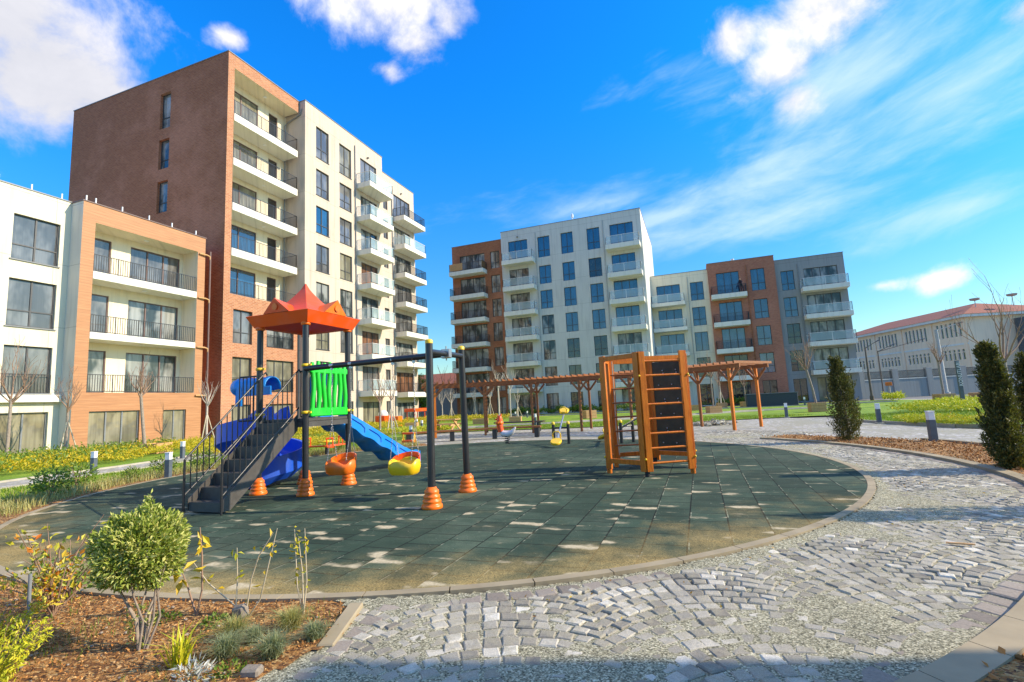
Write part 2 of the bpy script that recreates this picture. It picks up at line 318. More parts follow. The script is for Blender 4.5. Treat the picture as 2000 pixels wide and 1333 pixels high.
# ================================================================== BUILDINGS
def F3(pl, U, Z, Dp=0.0):          # a point of a facade: U along it, Z up, Dp outwards
    return (pl[1]+Dp, U, Z) if pl[0] == 'x' else (U, pl[1]-Dp, Z)
def fbox(mb, pl, U0, U1, Z0, Z1, D0, D1, mi=0, bev=0):
    a, b_ = F3(pl, U0, Z0, D0), F3(pl, U1, Z1, D1)
    return mb.box(min(a[0], b_[0]), max(a[0], b_[0]), min(a[1], b_[1]), max(a[1], b_[1]), Z0, Z1, mi, bev)
def facade(mb, pl, U0, U1, Z0, Z1, holes, rev=.2, mi=0, rmi=None):
    us = sorted({U0, U1, *[h[0] for h in holes], *[h[1] for h in holes]}); zs = sorted({Z0, Z1, *[h[2] for h in holes], *[h[3] for h in holes]})
    us = [u for u in us if U0 <= u <= U1]; zs = [z for z in zs if Z0 <= z <= Z1]
    for a, b_ in zip(us, us[1:]):
        for c, d in zip(zs, zs[1:]):
            cu, cz = (a+b_)/2, (c+d)/2
            if any(h[0] < cu < h[1] and h[2] < cz < h[3] for h in holes): continue
            mb.add([F3(pl, a, c), F3(pl, b_, c), F3(pl, b_, d), F3(pl, a, d)], [(0, 1, 2, 3)], mi)
    r = mi if rmi is None else rmi
    for (a, b_, c, d, *_) in holes:
        P = [(a, c), (b_, c), (b_, d), (a, d)]
        for (p, q) in zip(P, P[1:]+P[:1]): mb.add([F3(pl, *p), F3(pl, *q), F3(pl, *q, -rev), F3(pl, *p, -rev)], [(0, 1, 2, 3)], r)
WC = {}
def window(parent, pl, U0, U1, Z0, Z1, cols=2, transom=None, glass='glass_blue', frame='frame_dark', rev=.2, name='window', frac=None, low=.34):
    """frame mesh (part) with its panes (sub-part); meshes are shared between equal windows"""
    wd, ht = round(U1-U0, 2), round(Z1-Z0, 2); key = (wd, ht, cols, transom, glass, frame, low)
    if key not in WC:
        f = MB(); g = MB(); b_ = .055; dp = .05
        f.box(0, wd, -dp, dp, 0, b_); f.box(0, wd, -dp, dp, ht-b_, ht); f.box(0, b_, -dp, dp, b_, ht-b_); f.box(wd-b_, wd, -dp, dp, b_, ht-b_)
        cw = (wd-2*b_)/cols
        for i in range(1, cols): f.box(b_+cw*i-.035, b_+cw*i+.035, -dp*.9, dp*.9, b_, ht-b_)
        if transom:
            tz = ht*low
            for i in range(cols): f.box(b_+cw*i+(.035 if i else 0), b_+cw*(i+1)-(.035 if i < cols-1 else 0), -dp*.8, dp*.8, tz-.03, tz+.03)
        for i in range(cols):
            x0, x1 = b_+cw*i, b_+cw*(i+1); tl = random.uniform(-.006, .006)
            g.add([(x0, tl, b_), (x1, -tl, b_), (x1, -tl, ht-b_), (x0, tl, ht-b_)], [(0, 1, 2, 3)])
        WC[key] = (f.mesh('window_frame', frame), g.mesh('pane', glass))
    fm, gm = WC[key]; L = Vector(parent['_loc'])
    o = bpy.data.objects.new(name, fm); COL.objects.link(o); o.parent = parent; p = Vector(F3(pl, U0, Z0, -rev+.05)); o.location = p-L
    if pl[0] == 'x': o.rotation_euler = (0, 0, math.pi/2)
    q = bpy.data.objects.new('pane', gm); COL.objects.link(q); q.parent = o
    return o
def bars_rail(mb, pts, z0, h, gap=.12, r=.011, posts=True):
    pts = [Vector((*p, z0)) for p in pts]
    for a, b_ in zip(pts, pts[1:]):
        L = (b_-a).length; n = max(1, int(L/gap))
        for zz in (.06, h): mb.bar(a+Vector((0, 0, zz)), b_+Vector((0, 0, zz)), .035, .035)
        for i in range(n+1):
            p = a.lerp(b_, i/n); th = 2*r if i % 10 else 3.4*r
            mb.box(p.x-th/2, p.x+th/2, p.y-th/2, p.y+th/2, z0+.0775, z0+h-.0175) if i % 10 else mb.box(p.x-th/2, p.x+th/2, p.y-th/2, p.y+th/2, z0, z0+h+.03)
def balcony(parent, pl, U0, U1, ztop, thick, out, rail='glass', side=True, slabmat='slab_white', h=1.0):
    s_ = MB(); fbox(s_, pl, U0, U1, ztop-thick, ztop, .002, out, bev=.012); sl_ = s_.build('balcony', slabmat, parent)
    P = [F3(pl, U0+.06, 0, .03)[:2], F3(pl, U0+.06, 0, out-.06)[:2], F3(pl, U1-.06, 0, out-.06)[:2], F3(pl, U1-.06, 0, .03)[:2]]
    r = MB()
    if rail == 'bars': bars_rail(r, P, ztop, h); r.build('railing', 'metal_dark', sl_)
    else:
        g = MB()
        for k, (a, b_) in enumerate(zip(P, P[1:])):
            a, b_ = Vector((*a, ztop)), Vector((*b_, ztop)); r.bar(a+Vector((0, 0, h)), b_+Vector((0, 0, h)), .045, .045)
            n = 2 if k == 1 else 1
            for i in range(n+1): p = a.lerp(b_, i/n); r.box(p.x-.02, p.x+.02, p.y-.02, p.y+.02, ztop, ztop+h-.02)
            d = (b_-a).normalized(); g.bar(a+d*.05+Vector((0, 0, .52)), b_-d*.05+Vector((0, 0, .52)), .84, .012, up=d.cross(Vector((0, 0, 1)))) if False else None
            a2, b2 = a+d*.05, b_-d*.05; nrm = d.cross(Vector((0, 0, 1)))*.006
            for sg in (1,):
                g.add([a2+Vector((0, 0, .1)), b2+Vector((0, 0, .1)), b2+Vector((0, 0, h-.05)), a2+Vector((0, 0, h-.05))], [(0, 1, 2, 3)])
        r.build('railing', 'aluminium', sl_); g.build('glass_panel', 'glass_clear', sl_)
    return sl_
def shell(mb, x0, x1, y0, y1, z1, open_='x1', mi=0, z0=0):
    """side walls and roof, leaving the listed faces to facades"""
    if 'x0' not in open_: mb.add([(x0, y0, z0), (x0, y1, z0), (x0, y1, z1), (x0, y0, z1)], [(3, 2, 1, 0)], mi)
    if 'x1' not in open_: mb.add([(x1, y0, z0), (x1, y1, z0), (x1, y1, z1), (x1, y0, z1)], [(0, 1, 2, 3)], mi)
    if 'y0' not in open_: mb.add([(x0, y0, z0), (x1, y0, z0), (x1, y0, z1), (x0, y0, z1)], [(0, 1, 2, 3)], mi)
    if 'y1' not in open_: mb.add([(x0, y1, z0), (x1, y1, z0), (x1, y1, z1), (x0, y1, z1)], [(3, 2, 1, 0)], mi)
    mb.add([(x0, y0, z1), (x1, y0, z1), (x1, y1, z1), (x0, y1, z1)], [(0, 1, 2, 3)], mi)
def coping(parent, x0, x1, y0, y1, z, mat='frame_grey', o=.04):
    m_ = MB()
    m_.box(x0-o, x1+o, y0-o, y0+.25, z+.003, z+.06); m_.box(x0-o, x1+o, y1-.25, y1+o, z+.003, z+.06); m_.box(x0-o, x0+.25, y0+.25, y1-.25, z+.003, z+.06); m_.box(x1-.25, x1+o, y0+.25, y1-.25, z+.003, z+.06)
    m_.build('roof_edge', mat, parent)
def pipe(parent, pts, r=.05, mat='frame_grey', name='downpipe'): m_ = MB(); m_.tube(pts, r, 8); m_.build(name, mat, parent)
def spots(parent, pl, L):
    m_ = MB()
    for (U, Z) in L: fbox(m_, pl, U-.09, U+.09, Z-.05, Z+.03, .003, .2)
    m_.build('wall_light', 'frame_dark', parent)
random.seed(5)
# ---- far left: white block
B1 = thing('apartment_building', 'low white rendered apartment block at the left edge, with wide four pane windows', 'apartment building', (-31, 8, 0))
pl = ('x', -31.0); hol = []
for (a, b_) in ((13.72, 15.66), (9.6, 11.54), (5.5, 7.4)):
    for (c, d) in ((9.81, 12.12), (6.47, 8.84), (3.18, 5.52), (.04, 2.24)): hol.append((a, b_, c, d))
mb = MB(); facade(mb, pl, 2, 16.1, 0, 13.5, hol, .22); shell(mb, -46, -31, 2, 16.1, 13.5); mb.build('wall', 'render_white', B1)
for h in hol: window(B1, pl, *h, 2, True if h[2] > 6 else None, 'glass_grey' if h[2] > 3 else 'glass_beige', 'frame_dark' if h[2] > 3 else 'frame_grey', .22)
mb = MB(); fbox(mb, pl, 2, 16.02, 2.73, 3.1, .002, .3, bev=.01); mb.build('ledge', 'slab_white', B1)
mb = MB()
for h in hol:
    if h[2] > 3: fbox(mb, pl, h[0]-.06, h[1]+.06, h[2]-.055, h[2]-.005, .002, .07)
mb.build('window_sill', 'frame_grey', B1)
for (a, b_) in ((13.72, 15.66), (9.6, 11.54)): mb = MB(); bars_rail(mb, [F3(pl, a+.02, 0, .03)[:2], F3(pl, b_-.02, 0, .03)[:2]], 3.12, 1.0); mb.build('railing', 'metal_dark', B1)
coping(B1, -46, -31, 2, 16.1, 13.5)
for y in (13.1, 14.4, 15.7): mb = MB(); mb.tube([(-31.15, y, 13.55), (-31.15, y, 13.9)], .04, 6); mb.build('roof_post', 'white_paint', B1)
# ---- wood clad block
B2 = thing('apartment_building', 'low apartment block clad in orange wood boards with three tiers of recessed balconies', 'apartment building', (-30, 20, 0))
pl = ('x', -30.0); G = [(16.9, 19.45, .03, 2.18), (20.8, 22.2, .03, 2.15)]
mb = MB(); facade(mb, pl, 16.1, 23.2, 0, 13.46, G+[(16.72, 22.68, 3.17, 12.42)], .0, 0)
for (a, b_, c, d) in G:
    P = [(a, c), (b_, c), (b_, d), (a, d)]
    for p, q in zip(P, P[1:]+P[:1]): mb.add([F3(pl, *p), F3(pl, *q), F3(pl, *q, -.2), F3(pl, *p, -.2)], [(0, 1, 2, 3)])
mb.build('wall', 'wood_cladding', B2)
mb = MB(); mb.add([(-46, 16.1, 0), (-30, 16.1, 0), (-30, 16.1, 13.46), (-46, 16.1, 13.46)], [(0, 1, 2, 3)]); mb.add([(-46, 16.1, 13.45), (-30, 16.1, 13.45), (-30, 23.2, 13.45), (-46, 23.2, 13.45)], [(0, 1, 2, 3)]); mb.build('side_wall', 'render_pale', B2)
mb = MB(); mb.add([(-32, 23.2, 0), (-30, 23.2, 0), (-30, 23.2, 13.46), (-32, 23.2, 13.46)], [(3, 2, 1, 0)]); mb.add([(-32, 23.2, 0), (-32, 24.6, 0), (-32, 24.6, 13.4), (-32, 23.2, 13.4)], [(0, 1, 2, 3)]); mb.build('recess_wall', 'brick_dark', B2)
rp = ('x', -31.35); H = []
for fl, top in ((9.72, 12.04), (6.39, 8.78), (3.2, 5.6)): H += [(16.95, 18.35, fl+.03, top), (19.4, 22.45, fl+.03, top)]
mb = MB(); facade(mb, rp, 16.72, 22.68, 3.17, 12.42, H, .15)
mb.add([(-31.35, 22.68, 3.17), (-30, 22.68, 3.17), (-30, 22.68, 12.42), (-31.35, 22.68, 12.42)], [(0, 1, 2, 3)]); mb.add([(-31.35, 16.72, 3.17), (-30, 16.72, 3.17), (-30, 16.72, 12.42), (-31.35, 16.72, 12.42)], [(3, 2, 1, 0)])
mb.add([(-31.35, 16.72, 3.17), (-30, 16.72, 3.17), (-30, 22.68, 3.17), (-31.35, 22.68, 3.17)], [(0, 1, 2, 3)]); mb.add([(-31.35, 16.72, 12.42), (-30, 16.72, 12.42), (-30, 22.68, 12.42), (-31.35, 22.68, 12.42)], [(3, 2, 1, 0)])
mb.build('loggia_wall', 'render_loggia', B2)
for i, h in enumerate(H): window(B2, rp, *h, 1 if i % 2 == 0 else 3, None, 'glass_grey' if i < 3 else 'glass_curtain', 'frame_brown', .15)
for h, c in zip(G, (3, 2)): window(B2, pl, *h, c, None, 'glass_beige', 'frame_grey', .2)
for zt, zb in ((9.72, 9.3), (6.39, 6.03)):
    mb = MB(); mb.box(-31.34, -29.985, 16.73, 22.67, zb, zt, bev=.01); sl_ = mb.build('balcony', 'slab_white', B2); mb = MB(); bars_rail(mb, [(-30.05, 16.76), (-30.05, 22.64)], zt, .95); mb.build('railing', 'metal_dark', sl_)
mb = MB(); bars_rail(mb, [(-30.05, 16.76), (-30.05, 22.64)], 3.18, .95); mb.build('railing', 'metal_dark', B2)
coping(B2, -46, -30, 16.1, 23.2, 13.46, 'frame_brown')
for y in (16.3, 16.75, 18.1, 19.6, 21.0, 22.6): mb = MB(); mb.tube([(-30.15, y, 13.5), (-30.15, y, 13.85)], .04, 6); mb.build('roof_post', 'white_paint', B2)
pipe(B2, [(-29.85, 23.45, .2), (-29.85, 23.45, 12.6)], .06, 'frame_brown')
for z in (12.3, 9.35, 6.1, 3.0): pipe(B2, [(-29.93, 22.75, z), (-29.85, 23.2, z), (-29.85, 23.42, z-.05), (-29.85, 23.45, z-.35)], .055, 'wood_crate', 'drain_spout')
mb = MB()
for z in (12.37, 9.25, 5.98): mb.lathe((-30.6, 19.8, z), [(.12, 0), (.14, .04)], 12)
mb.build('ceiling_lamp', 'white_paint', B2)
# ---- brick tower
B3 = thing('apartment_building', 'tall brick apartment tower, the highest building, with a windowed dark brick side wall', 'apartment building', (-30, 25, 0))
pl = ('x', -30.0); side = ('y', 24.6)
HS = [(-37.1, -35.95, 23.75, 26.68), (-37.1, -35.95, 20.47, 22.87), (-37.1, -35.95, 17.0, 19.5)]
mb = MB(); facade(mb, side, -47.9, -30, 0, 28.15, HS, .3); shell(mb, -47.9, -30, 24.6, 31.4, 28.15, ('x1', 'y0', 'y1')); mb.build('side_wall', 'brick_dark', B3)
for h in HS: window(B3, side, *h, 1, True, 'glass_curtain', 'frame_dark', .3)
HF = [(25.42, 27.03, 6.65, 9.05), (28.33, 31.0, 6.6, 8.95), (25.42, 27.03, 3.27, 5.68), (28.33, 31.0, 3.24, 5.66), (25.42, 27.03, .05, 2.35), (28.33, 31.0, .05, 2.35)]
mb = MB(); facade(mb, pl, 24.6, 31.4, 0, 28.15, HF+[(25.12, 31.4, 10.11, 27.13)], .0)
for (a, b_, c, d) in HF:
    P = [(a, c), (b_, c), (b_, d), (a, d)]
    for p, q in zip(P, P[1:]+P[:1]): mb.add([F3(pl, *p), F3(pl, *q), F3(pl, *q, -.25), F3(pl, *p, -.25)], [(0, 1, 2, 3)])
mb.build('wall', 'brick', B3)
for i, h in enumerate(HF): window(B3, pl, *h, 2 if i % 2 == 0 else 3, True if i == 0 else None, ('glass_grey', 'glass_curtain', 'glass_beige', 'glass_beige', 'glass_beige', 'glass_beige')[i], 'frame_dark', .25)
for i in (1, 3, 2): h = HF[i]; mb = MB(); bars_rail(mb, [F3(pl, h[0]+.02, 0, -.04)[:2], F3(pl, h[1]-.02, 0, -.04)[:2]], h[2], .95); mb.build('railing', 'metal_dark', B3)
rp = ('x', -31.5); FL = [23.57, 20.15, 16.76, 13.4, 10.11]; H = []
for i, fl in enumerate(FL): top = fl+(3.0 if i == 0 else 2.42); H += [(25.5, 28.62, fl+.03, top), (29.7, 30.62, fl+.03, top)]
mb = MB(); facade(mb, rp, 25.12, 31.55, 10.11, 27.13, H, .15)
mb.add([(-31.5, 25.12, 10.11), (-30, 25.12, 10.11), (-30, 25.12, 27.13), (-31.5, 25.12, 27.13)], [(3, 2, 1, 0)])
mb.add([(-31.5, 25.12, 10.11), (-30, 25.12, 10.11), (-30, 31.5, 10.11), (-31.5, 31.5, 10.11)], [(0, 1, 2, 3)]); mb.add([(-31.5, 25.12, 27.13), (-30, 25.12, 27.13), (-30, 31.4, 27.13), (-31.5, 31.4, 27.13)], [(3, 2, 1, 0)])
mb.build('loggia_wall', 'render_loggia', B3)
for i, h in enumerate(H): window(B3, rp, *h, 2 if i % 2 == 0 else 1, None, ('glass_beige', 'glass_dark')[i % 2] if i not in (6, 8) else 'glass_blue', 'frame_brown', .15)
for fl in FL[:4]:
    mb = MB(); mb.box(-31.49, -29.93, 25.13, 31.28, fl-.57, fl, bev=.012); sl_ = mb.build('balcony', 'slab_white', B3); mb = MB(); bars_rail(mb, [(-29.99, 25.16), (-29.99, 31.22), (-31.45, 31.22)], fl, 1.05); mb.build('railing', 'metal_dark', sl_)
    mb = MB(); mb.lathe((-30.75, 28.6, fl-.61), [(.13, 0), (.15, .04)], 12); mb.build('ceiling_lamp', 'white_paint', sl_)
mb = MB(); bars_rail(mb, [(-30.04, 25.16), (-30.04, 31.3)], 10.11, 1.05); mb.build('railing', 'metal_dark', B3)
mb = MB(); mb.lathe((-30.75, 28.6, 27.08), [(.13, 0), (.15, .04)], 12); mb.build('ceiling_lamp', 'white_paint', B3)
coping(B3, -47.9, -30, 24.6, 31.4, 28.15, 'frame_grey')
pipe(B3, [(-31.35, 31.3, 10.2), (-31.35, 31.3, 26.2), (-31.2, 31.42, 26.5), (-29.9, 31.47, 26.95), (-29.75, 31.5, 27.5)], .05)
# ---- cream block
B4 = thing('apartment_building', 'tall cream rendered apartment block right beside the brick tower, balconies near its far corner', 'apartment building', (-29.4, 37, 0))
pl = ('x', -29.4); Hw = []; Hd = []
ROW = [(23.7, 26.57), (20.27, 22.64), (16.9, 19.28), (13.53, 15.9), (10.17, 12.55), (6.8, 9.18), (3.43, 5.8), (.05, 2.42)]
for i, (c, d) in enumerate(ROW):
    Hw += [(32.85, 34.45, c, d), (35.87, 37.57, c-(.1 if i == 0 else 0), d-(.08 if i == 0 else 0))]; Hd.append((38.95, 41.6, c-.17, d-.1))
mb = MB(); facade(mb, pl, 31.55, 42.6, 0, 28.2, Hw+Hd, .2); shell(mb, -47, -29.4, 31.55, 42.6, 28.2); mb.build('wall', 'render_cream', B4)
GL = ['glass_grey', 'glass_beige', 'glass_curtain', 'glass_brown']
for i, h in enumerate(Hw): window(B4, pl, *h, 2, True, 'glass_blue' if i in (4,) else ('glass_grey' if i in (0, 2, 3, 6) else random.choice(GL[:3])), 'frame_dark', .2)
for i, h in enumerate(Hd): window(B4, pl, *h, 3, None, 'glass_grey' if i < 1 else random.choice(GL), 'frame_dark', .2)
mb = MB()
for h in Hw: fbox(mb, pl, h[0]-.04, h[1]+.04, h[2]-.05, h[2]-.005, .002, .05)
mb.build('window_sill', 'frame_dark', B4)
for i in range(7): balcony(B4, pl, 38.3, 42.2, 23.5-3.363*i, .52, 1.6, 'glass')
coping(B4, -47, -29.4, 31.55, 42.6, 28.2); pipe(B4, [(-29.33, 38.08, .2), (-29.33, 38.08, 27.3)]); spots(B4, pl, [(40.1, 26.95)])
# ---- cream2
B5 = thing('apartment_building', 'cream apartment block set back at the far end of the left row, barred balconies', 'apartment building', (-31.2, 47, 0))
pl = ('x', -31.2); Hs = []; Hd = []
for c, d in ROW: Hs.append((45.3, 46.15, c+.2, min(d, c+2.5))); Hd.append((47.35, 50.85, c-.17, d-.2))
mb = MB(); facade(mb, pl, 42.6, 51.8, 0, 28.12, Hs+Hd, .2); shell(mb, -47, -31.2, 42.6, 51.8, 28.12, ('x1', 'y0')); mb.build('wall', 'render_cream', B5)
for h in Hs: window(B5, pl, *h, 2, None, 'glass_grey', 'frame_dark', .2)
for i, h in enumerate(Hd): window(B5, pl, *h, 4, None, 'glass_brown' if i == 6 else ('glass_curtain' if i > 4 else random.choice(GL[:3])), 'frame_dark', .2)
for i in range(7): balcony(B5, pl, 47.2, 51.9, 24.2-.7-3.363*i, .55, 1.5, 'glass' if i in (1,) else 'bars')
coping(B5, -47, -31.2, 42.6, 51.8, 28.12); pipe(B5, [(-31.13, 46.95, .2), (-31.13, 46.95, 26.5)]); spots(B5, pl, [(48.9, 26.95)])
# ---- right row
R1 = [(19.95, 22.68), (16.45, 18.83), (13.22, 15.6), (9.97, 12.37), (6.72, 9.12), (3.45, 5.82), (.1, 2.52)]
R1b = [(19.5, 21.83), (16.2, 18.57), (12.97, 15.35), (9.72, 12.15), (6.47, 8.9), (3.2, 5.6), (.1, 2.4)]
B6 = thing('apartment_building', 'dark brick apartment block at the left end of the far row of buildings', 'apartment building', (-26, 60, 0))
pl = ('y', 60.0); Hd = [(-29.1, -25.4, c-.05, d) for c, d in R1b]; Hw = [(-24.55, -23.25, c, d) for c, d in R1b]
mb = MB(); facade(mb, pl, -30.25, -22.85, 0, 23.28, Hd+Hw, .22); shell(mb, -30.25, -22.85, 60, 75, 23.28, ('y0',)); mb.build('wall', 'brick_dark', B6)
for i, h in enumerate(Hd): window(B6, pl, *h, 4, None, 'glass_curtain', 'frame_dark', .22)
for i, h in enumerate(Hw): window(B6, pl, *h, 2, True, 'glass_curtain', 'frame_dark', .22)
for i in range(6):
    s_ = balcony(B6, pl, -30.1, -25.1, R1b[i][0]-.08, .55, 1.4, 'bars')
    if i == 0: mb = MB(); [mb.box(-29.95+.16*k, -29.82+.16*k, 58.56, 58.59, 19.5, 20.45) for k in range(12)]; mb.box(-25.3, -25.25, 58.7, 59.9, 19.5, 20.45); mb.build('wood_screen', 'wood_crate', s_)
coping(B6, -30.25, -22.85, 60, 75, 23.28)
B7 = thing('apartment_building', 'tall pale grey apartment block facing the playground, with five columns of windows', 'apartment building', (-14, 59.9, 0))
pl = ('y', 59.8); Hw = []; Hl = []; Hr = []
for c, d in R1:
    for a, b_ in ((-17.8, -16.2), (-14.7, -13.15), (-11.36, -9.77)): Hw.append((a, b_, c, d))
    Hl.append((-21.85, -19.2, c-.05, d)); Hr.append((-8.5, -5.7, c-.05, d))
mb = MB(); facade(mb, pl, -22.85, -4.73, 0, 24.15, Hw+Hl+Hr, .22); shell(mb, -22.85, -4.73, 59.8, 76, 24.15, ('y0',)); mb.build('wall', 'render_pale', B7)
for i, h in enumerate(Hw): window(B7, pl, *h, 2, True, 'glass_blue' if i < 12 and i not in (9, 5) else ('glass_curtain' if i % 3 == 0 else 'glass_dark'), 'frame_dark', .22)
for i, h in enumerate(Hl): window(B7, pl, *h, 3, None, 'glass_blue' if i < 1 else 'glass_curtain', 'frame_dark', .22)
for i, h in enumerate(Hr): window(B7, pl, *h, 3, None, 'glass_blue' if i < 4 else 'glass_curtain', 'frame_dark', .22)
for i in range(6): z = R1[i][0]-.1; balcony(B7, pl, -22.4, -18.2, z, .58, 1.35, 'glass'); balcony(B7, pl, -8.95, -4.95, z, .58, 1.35, 'glass')
coping(B7, -22.85, -4.73, 59.8, 76, 24.15); pipe(B7, [(-18.05, 59.74, .3), (-18.05, 59.74, 23.3)], .04, 'lamp_concrete'); pipe(B7, [(-9.3, 59.74, .3), (-9.3, 59.74, 23.4)], .04, 'lamp_concrete')
mb = MB(); mb.tube([(-13.5, 62, 24.2), (-13.5, 62, 25.9)], .05, 6); mb.tube([(-13.5, 62, 25.3), (-13.5, 62, 25.7)], .16, 8); mb.build('roof_vent', 'aluminium', B7); spots(B7, pl, [(-20.5, 23.15)])
R2 = [(13.35, 15.72), (10.1, 12.48), (6.88, 9.27), (3.62, 6.05), (.1, 2.72)]
B8 = thing('apartment_building', 'low white apartment block squeezed between the tall grey block and the orange brick one', 'apartment building', (-1, 66.6, 0))
pl = ('y', 66.6); Hd = [(-4.02, -1.1, c-.05, d) for c, d in R2]; Hw = [(.13, 1.71, c, d) for c, d in R2]
mb = MB(); facade(mb, pl, -4.73, 2.34, 0, 17.12, Hd+Hw, .22); shell(mb, -4.73, 2.34, 66.6, 80, 17.12, ('y0',)); mb.build('wall', 'render_white', B8)
for i, h in enumerate(Hd): window(B8, pl, *h, 3, None, 'glass_blue' if i < 4 else 'glass_dark', 'frame_dark', .22)
for i, h in enumerate(Hw): window(B8, pl, *h, 2, True if i < 2 else None, 'glass_blue' if i < 3 else 'glass_dark', 'frame_dark', .22)
for i in range(4): balcony(B8, pl, -4.68, -.62, R2[i][0]-.1, .45, 1.4, 'glass')
coping(B8, -4.73, 2.34, 66.6, 80, 17.12); pipe(B8, [(-.15, 66.54, .3), (-.15, 66.54, 16.5)], .04, 'lamp_concrete')
B9 = thing('apartment_building', 'orange brick apartment block of five storeys between white and grey blocks', 'apartment building', (6, 66.3, 0))
pl = ('y', 66.3); Rb = [(13.7, 16.4), (10.24, 12.62), (6.97, 9.33), (3.66, 6.03), (.1, 2.75)]
Hd = [(3.3, 5.9, c-.15, d) for c, d in Rb]; Hw = [(7.2, 8.75, c, d) for c, d in Rb]
mb = MB(); facade(mb, pl, 2.34, 9.9, 0, 17.75, Hd+Hw, .22); shell(mb, 2.34, 9.9, 66.3, 80, 17.75, ('y0',)); mb.build('wall', 'brick_red', B9)
for i, h in enumerate(Hd): window(B9, pl, *h, 3, None, 'glass_blue' if i < 3 else 'glass_dark', 'frame_dark', .22)
for i, h in enumerate(Hw): window(B9, pl, *h, 2, True, 'glass_blue' if i < 4 else 'glass_dark', 'frame_dark', .22)
for i in range(4): balcony(B9, pl, 2.5, 6.5, Rb[i][0]-.2, .55, 1.35, 'bars')
coping(B9, 2.34, 9.9, 66.3, 80, 17.75); pipe(B9, [(6.75, 66.24, .3), (6.75, 66.24, 17)], .05, 'brick_dark')
mb = MB(); mb.tube([(5.5, 68, 17.8), (5.5, 68, 18.4)], .2, 8); mb.build('roof_vent', 'aluminium', B9)
B10 = thing('apartment_building', 'grey rendered apartment block at the right end of the row, with wide glass balconies', 'apartment building', (13, 66.6, 0))
pl = ('y', 66.6); Hw = [(10.5, 11.9, c, d) for c, d in R2]; Hd = [(12.95, 16.4, c-.05, d) for c, d in R2]
mb = MB(); facade(mb, pl, 9.9, 17.15, 0, 17.12, Hd+Hw, .22); shell(mb, 9.9, 17.15, 66.6, 80, 17.12, ('y0',)); mb.build('wall', 'render_grey', B10)
for i, h in enumerate(Hw): window(B10, pl, *h, 2, True if i < 4 else None, 'glass_blue' if i < 2 else 'glass_dark', 'frame_dark', .22)
for i, h in enumerate(Hd): window(B10, pl, *h, 4, None, 'glass_curtain' if i < 4 else 'glass_beige', 'frame_dark', .22)
for i in range(4): balcony(B10, pl, 12.4, 17.1, R2[i][0]-.05, .52, 1.4, 'glass')
coping(B10, 9.9, 17.15, 66.6, 80, 17.12); pipe(B10, [(12.35, 66.54, .3), (12.35, 66.54, 16.4)], .04)
# ---- school beyond the wall (rotated)
SC = bpy.data.objects.new('school_building', None); COL.objects.link(SC); SC.location = (33.88, 82.27, 0); SC.rotation_euler = (0, 0, math.atan2(.948, -.317)+math.pi)
SC['_loc'] = [0., 0., 0.]; tag(SC, 'pale two storey school building with a red tiled hip roof and rows of slim windows', 'school')
# local frame: the long facade runs to -X (away), faces -Y ; short facade at X=0 faces +X
def S(mb, name, mat): return mb.build(name, mat, SC, local=True)
hol = []
for a, b_ in ((23.0, 18.3), (16.8, 12.4), (10.9, 6.5), (5.0, .6)):
    wd = (a-b_)/6
    for k in range(6):
        x0 = -a+wd*k+.12; hol += [(x0, x0+wd-.3, 7.5, 9.42), (x0, x0+wd-.3, 4.38, 5.3), (x0, x0+wd-.3, 5.42, 5.75)]
mb = MB(); facade(mb, ('y', 0.0), -30, 0, 0, 9.9, [(h[0], h[1], h[2], h[3]) for h in hol], .15); mb.add([(0, 0, 0), (0, 14, 0), (0, 14, 9.9), (0, 0, 9.9)], [(0, 1, 2, 3)]); mb.add([(-30, 0, 0), (-30, 14, 0), (-30, 14, 9.9), (-30, 0, 9.9)], [(3, 2, 1, 0)]); S(mb, 'wall', 'render_school')
gid = 0
for a, b_ in ((23.0, 18.3), (16.8, 12.4), (10.9, 6.5), (5.0, .6)):
    wd = (a-b_)/6
    for (z0, z1) in ((7.5, 9.42), (4.38, 5.75)):
        mb = MB(); g = MB()
        for k in range(6):
            x0 = -a+wd*k+.12; x1 = x0+wd-.3
            mb.box(x0, x0+.05, .06, .14, z0, z1); mb.box(x1-.05, x1, .06, .14, z0, z1); g.add([(x0, .12, z0), (x1, .12, z0), (x1, .12, z1), (x0, .12, z1)], [(0, 1, 2, 3)])
        f = S(mb, 'window', 'white_paint'); q = g.build('pane', 'glass_dark', f, local=True)
mb = MB(); mb.box(-30.6, .6, -.6, -.002, 9.9, 10.25); mb.box(.002, .6, -.002, 14, 9.9, 10.25); mb.box(-30.1, .06, -.06, -.002, 6.3, 6.55); S(mb, 'eaves', 'slab_white')
for x in (-.35, -5.75, -11.6, -17.6, -23.6): mb = MB(); mb.box(x-.22, x+.22, -.12, -.002, 0, 9.88); S(mb, 'pilaster', 'render_school')
mb = MB(); mb.add([(-30.7, -.7, 10.26), (.7, -.7, 10.26), (.7, 14.7, 10.26), (-30.7, 14.7, 10.26), (-24, 7, 12.6), (-6, 7, 12.6)], [(0, 1, 5, 4), (1, 2, 5), (2, 3, 4, 5), (3, 0, 4)]); S(mb, 'roof', 'roof_tile')
mb = MB(); mb.box(.02, 3, 6.2, 14.5, 0, 9.4, bev=.02); S(mb, 'annex', 'bollard_grey')
mb = MB(); mb.add([(3.03, 6.8, .5), (3.03, 11, .5), (3.03, 11, 8.6), (3.03, 6.8, 8.6)], [(0, 1, 2, 3)]); S(mb, 'annex_window', 'glass_dark')
for (x, y) in ((-3.2, 4.5), (-1.0, 7.5), (4.0, 5.5), (5.5, 6.5)):
    mb = MB(); mb.tube([(x, y, 11.2), (x, y, 12.5)], .05, 6); mb.lathe((x, y, 12.5), [(.05, 0), (.5, .1), (.6, .35)], 14, cap=False); S(mb, 'satellite_dish', 'lamp_concrete')
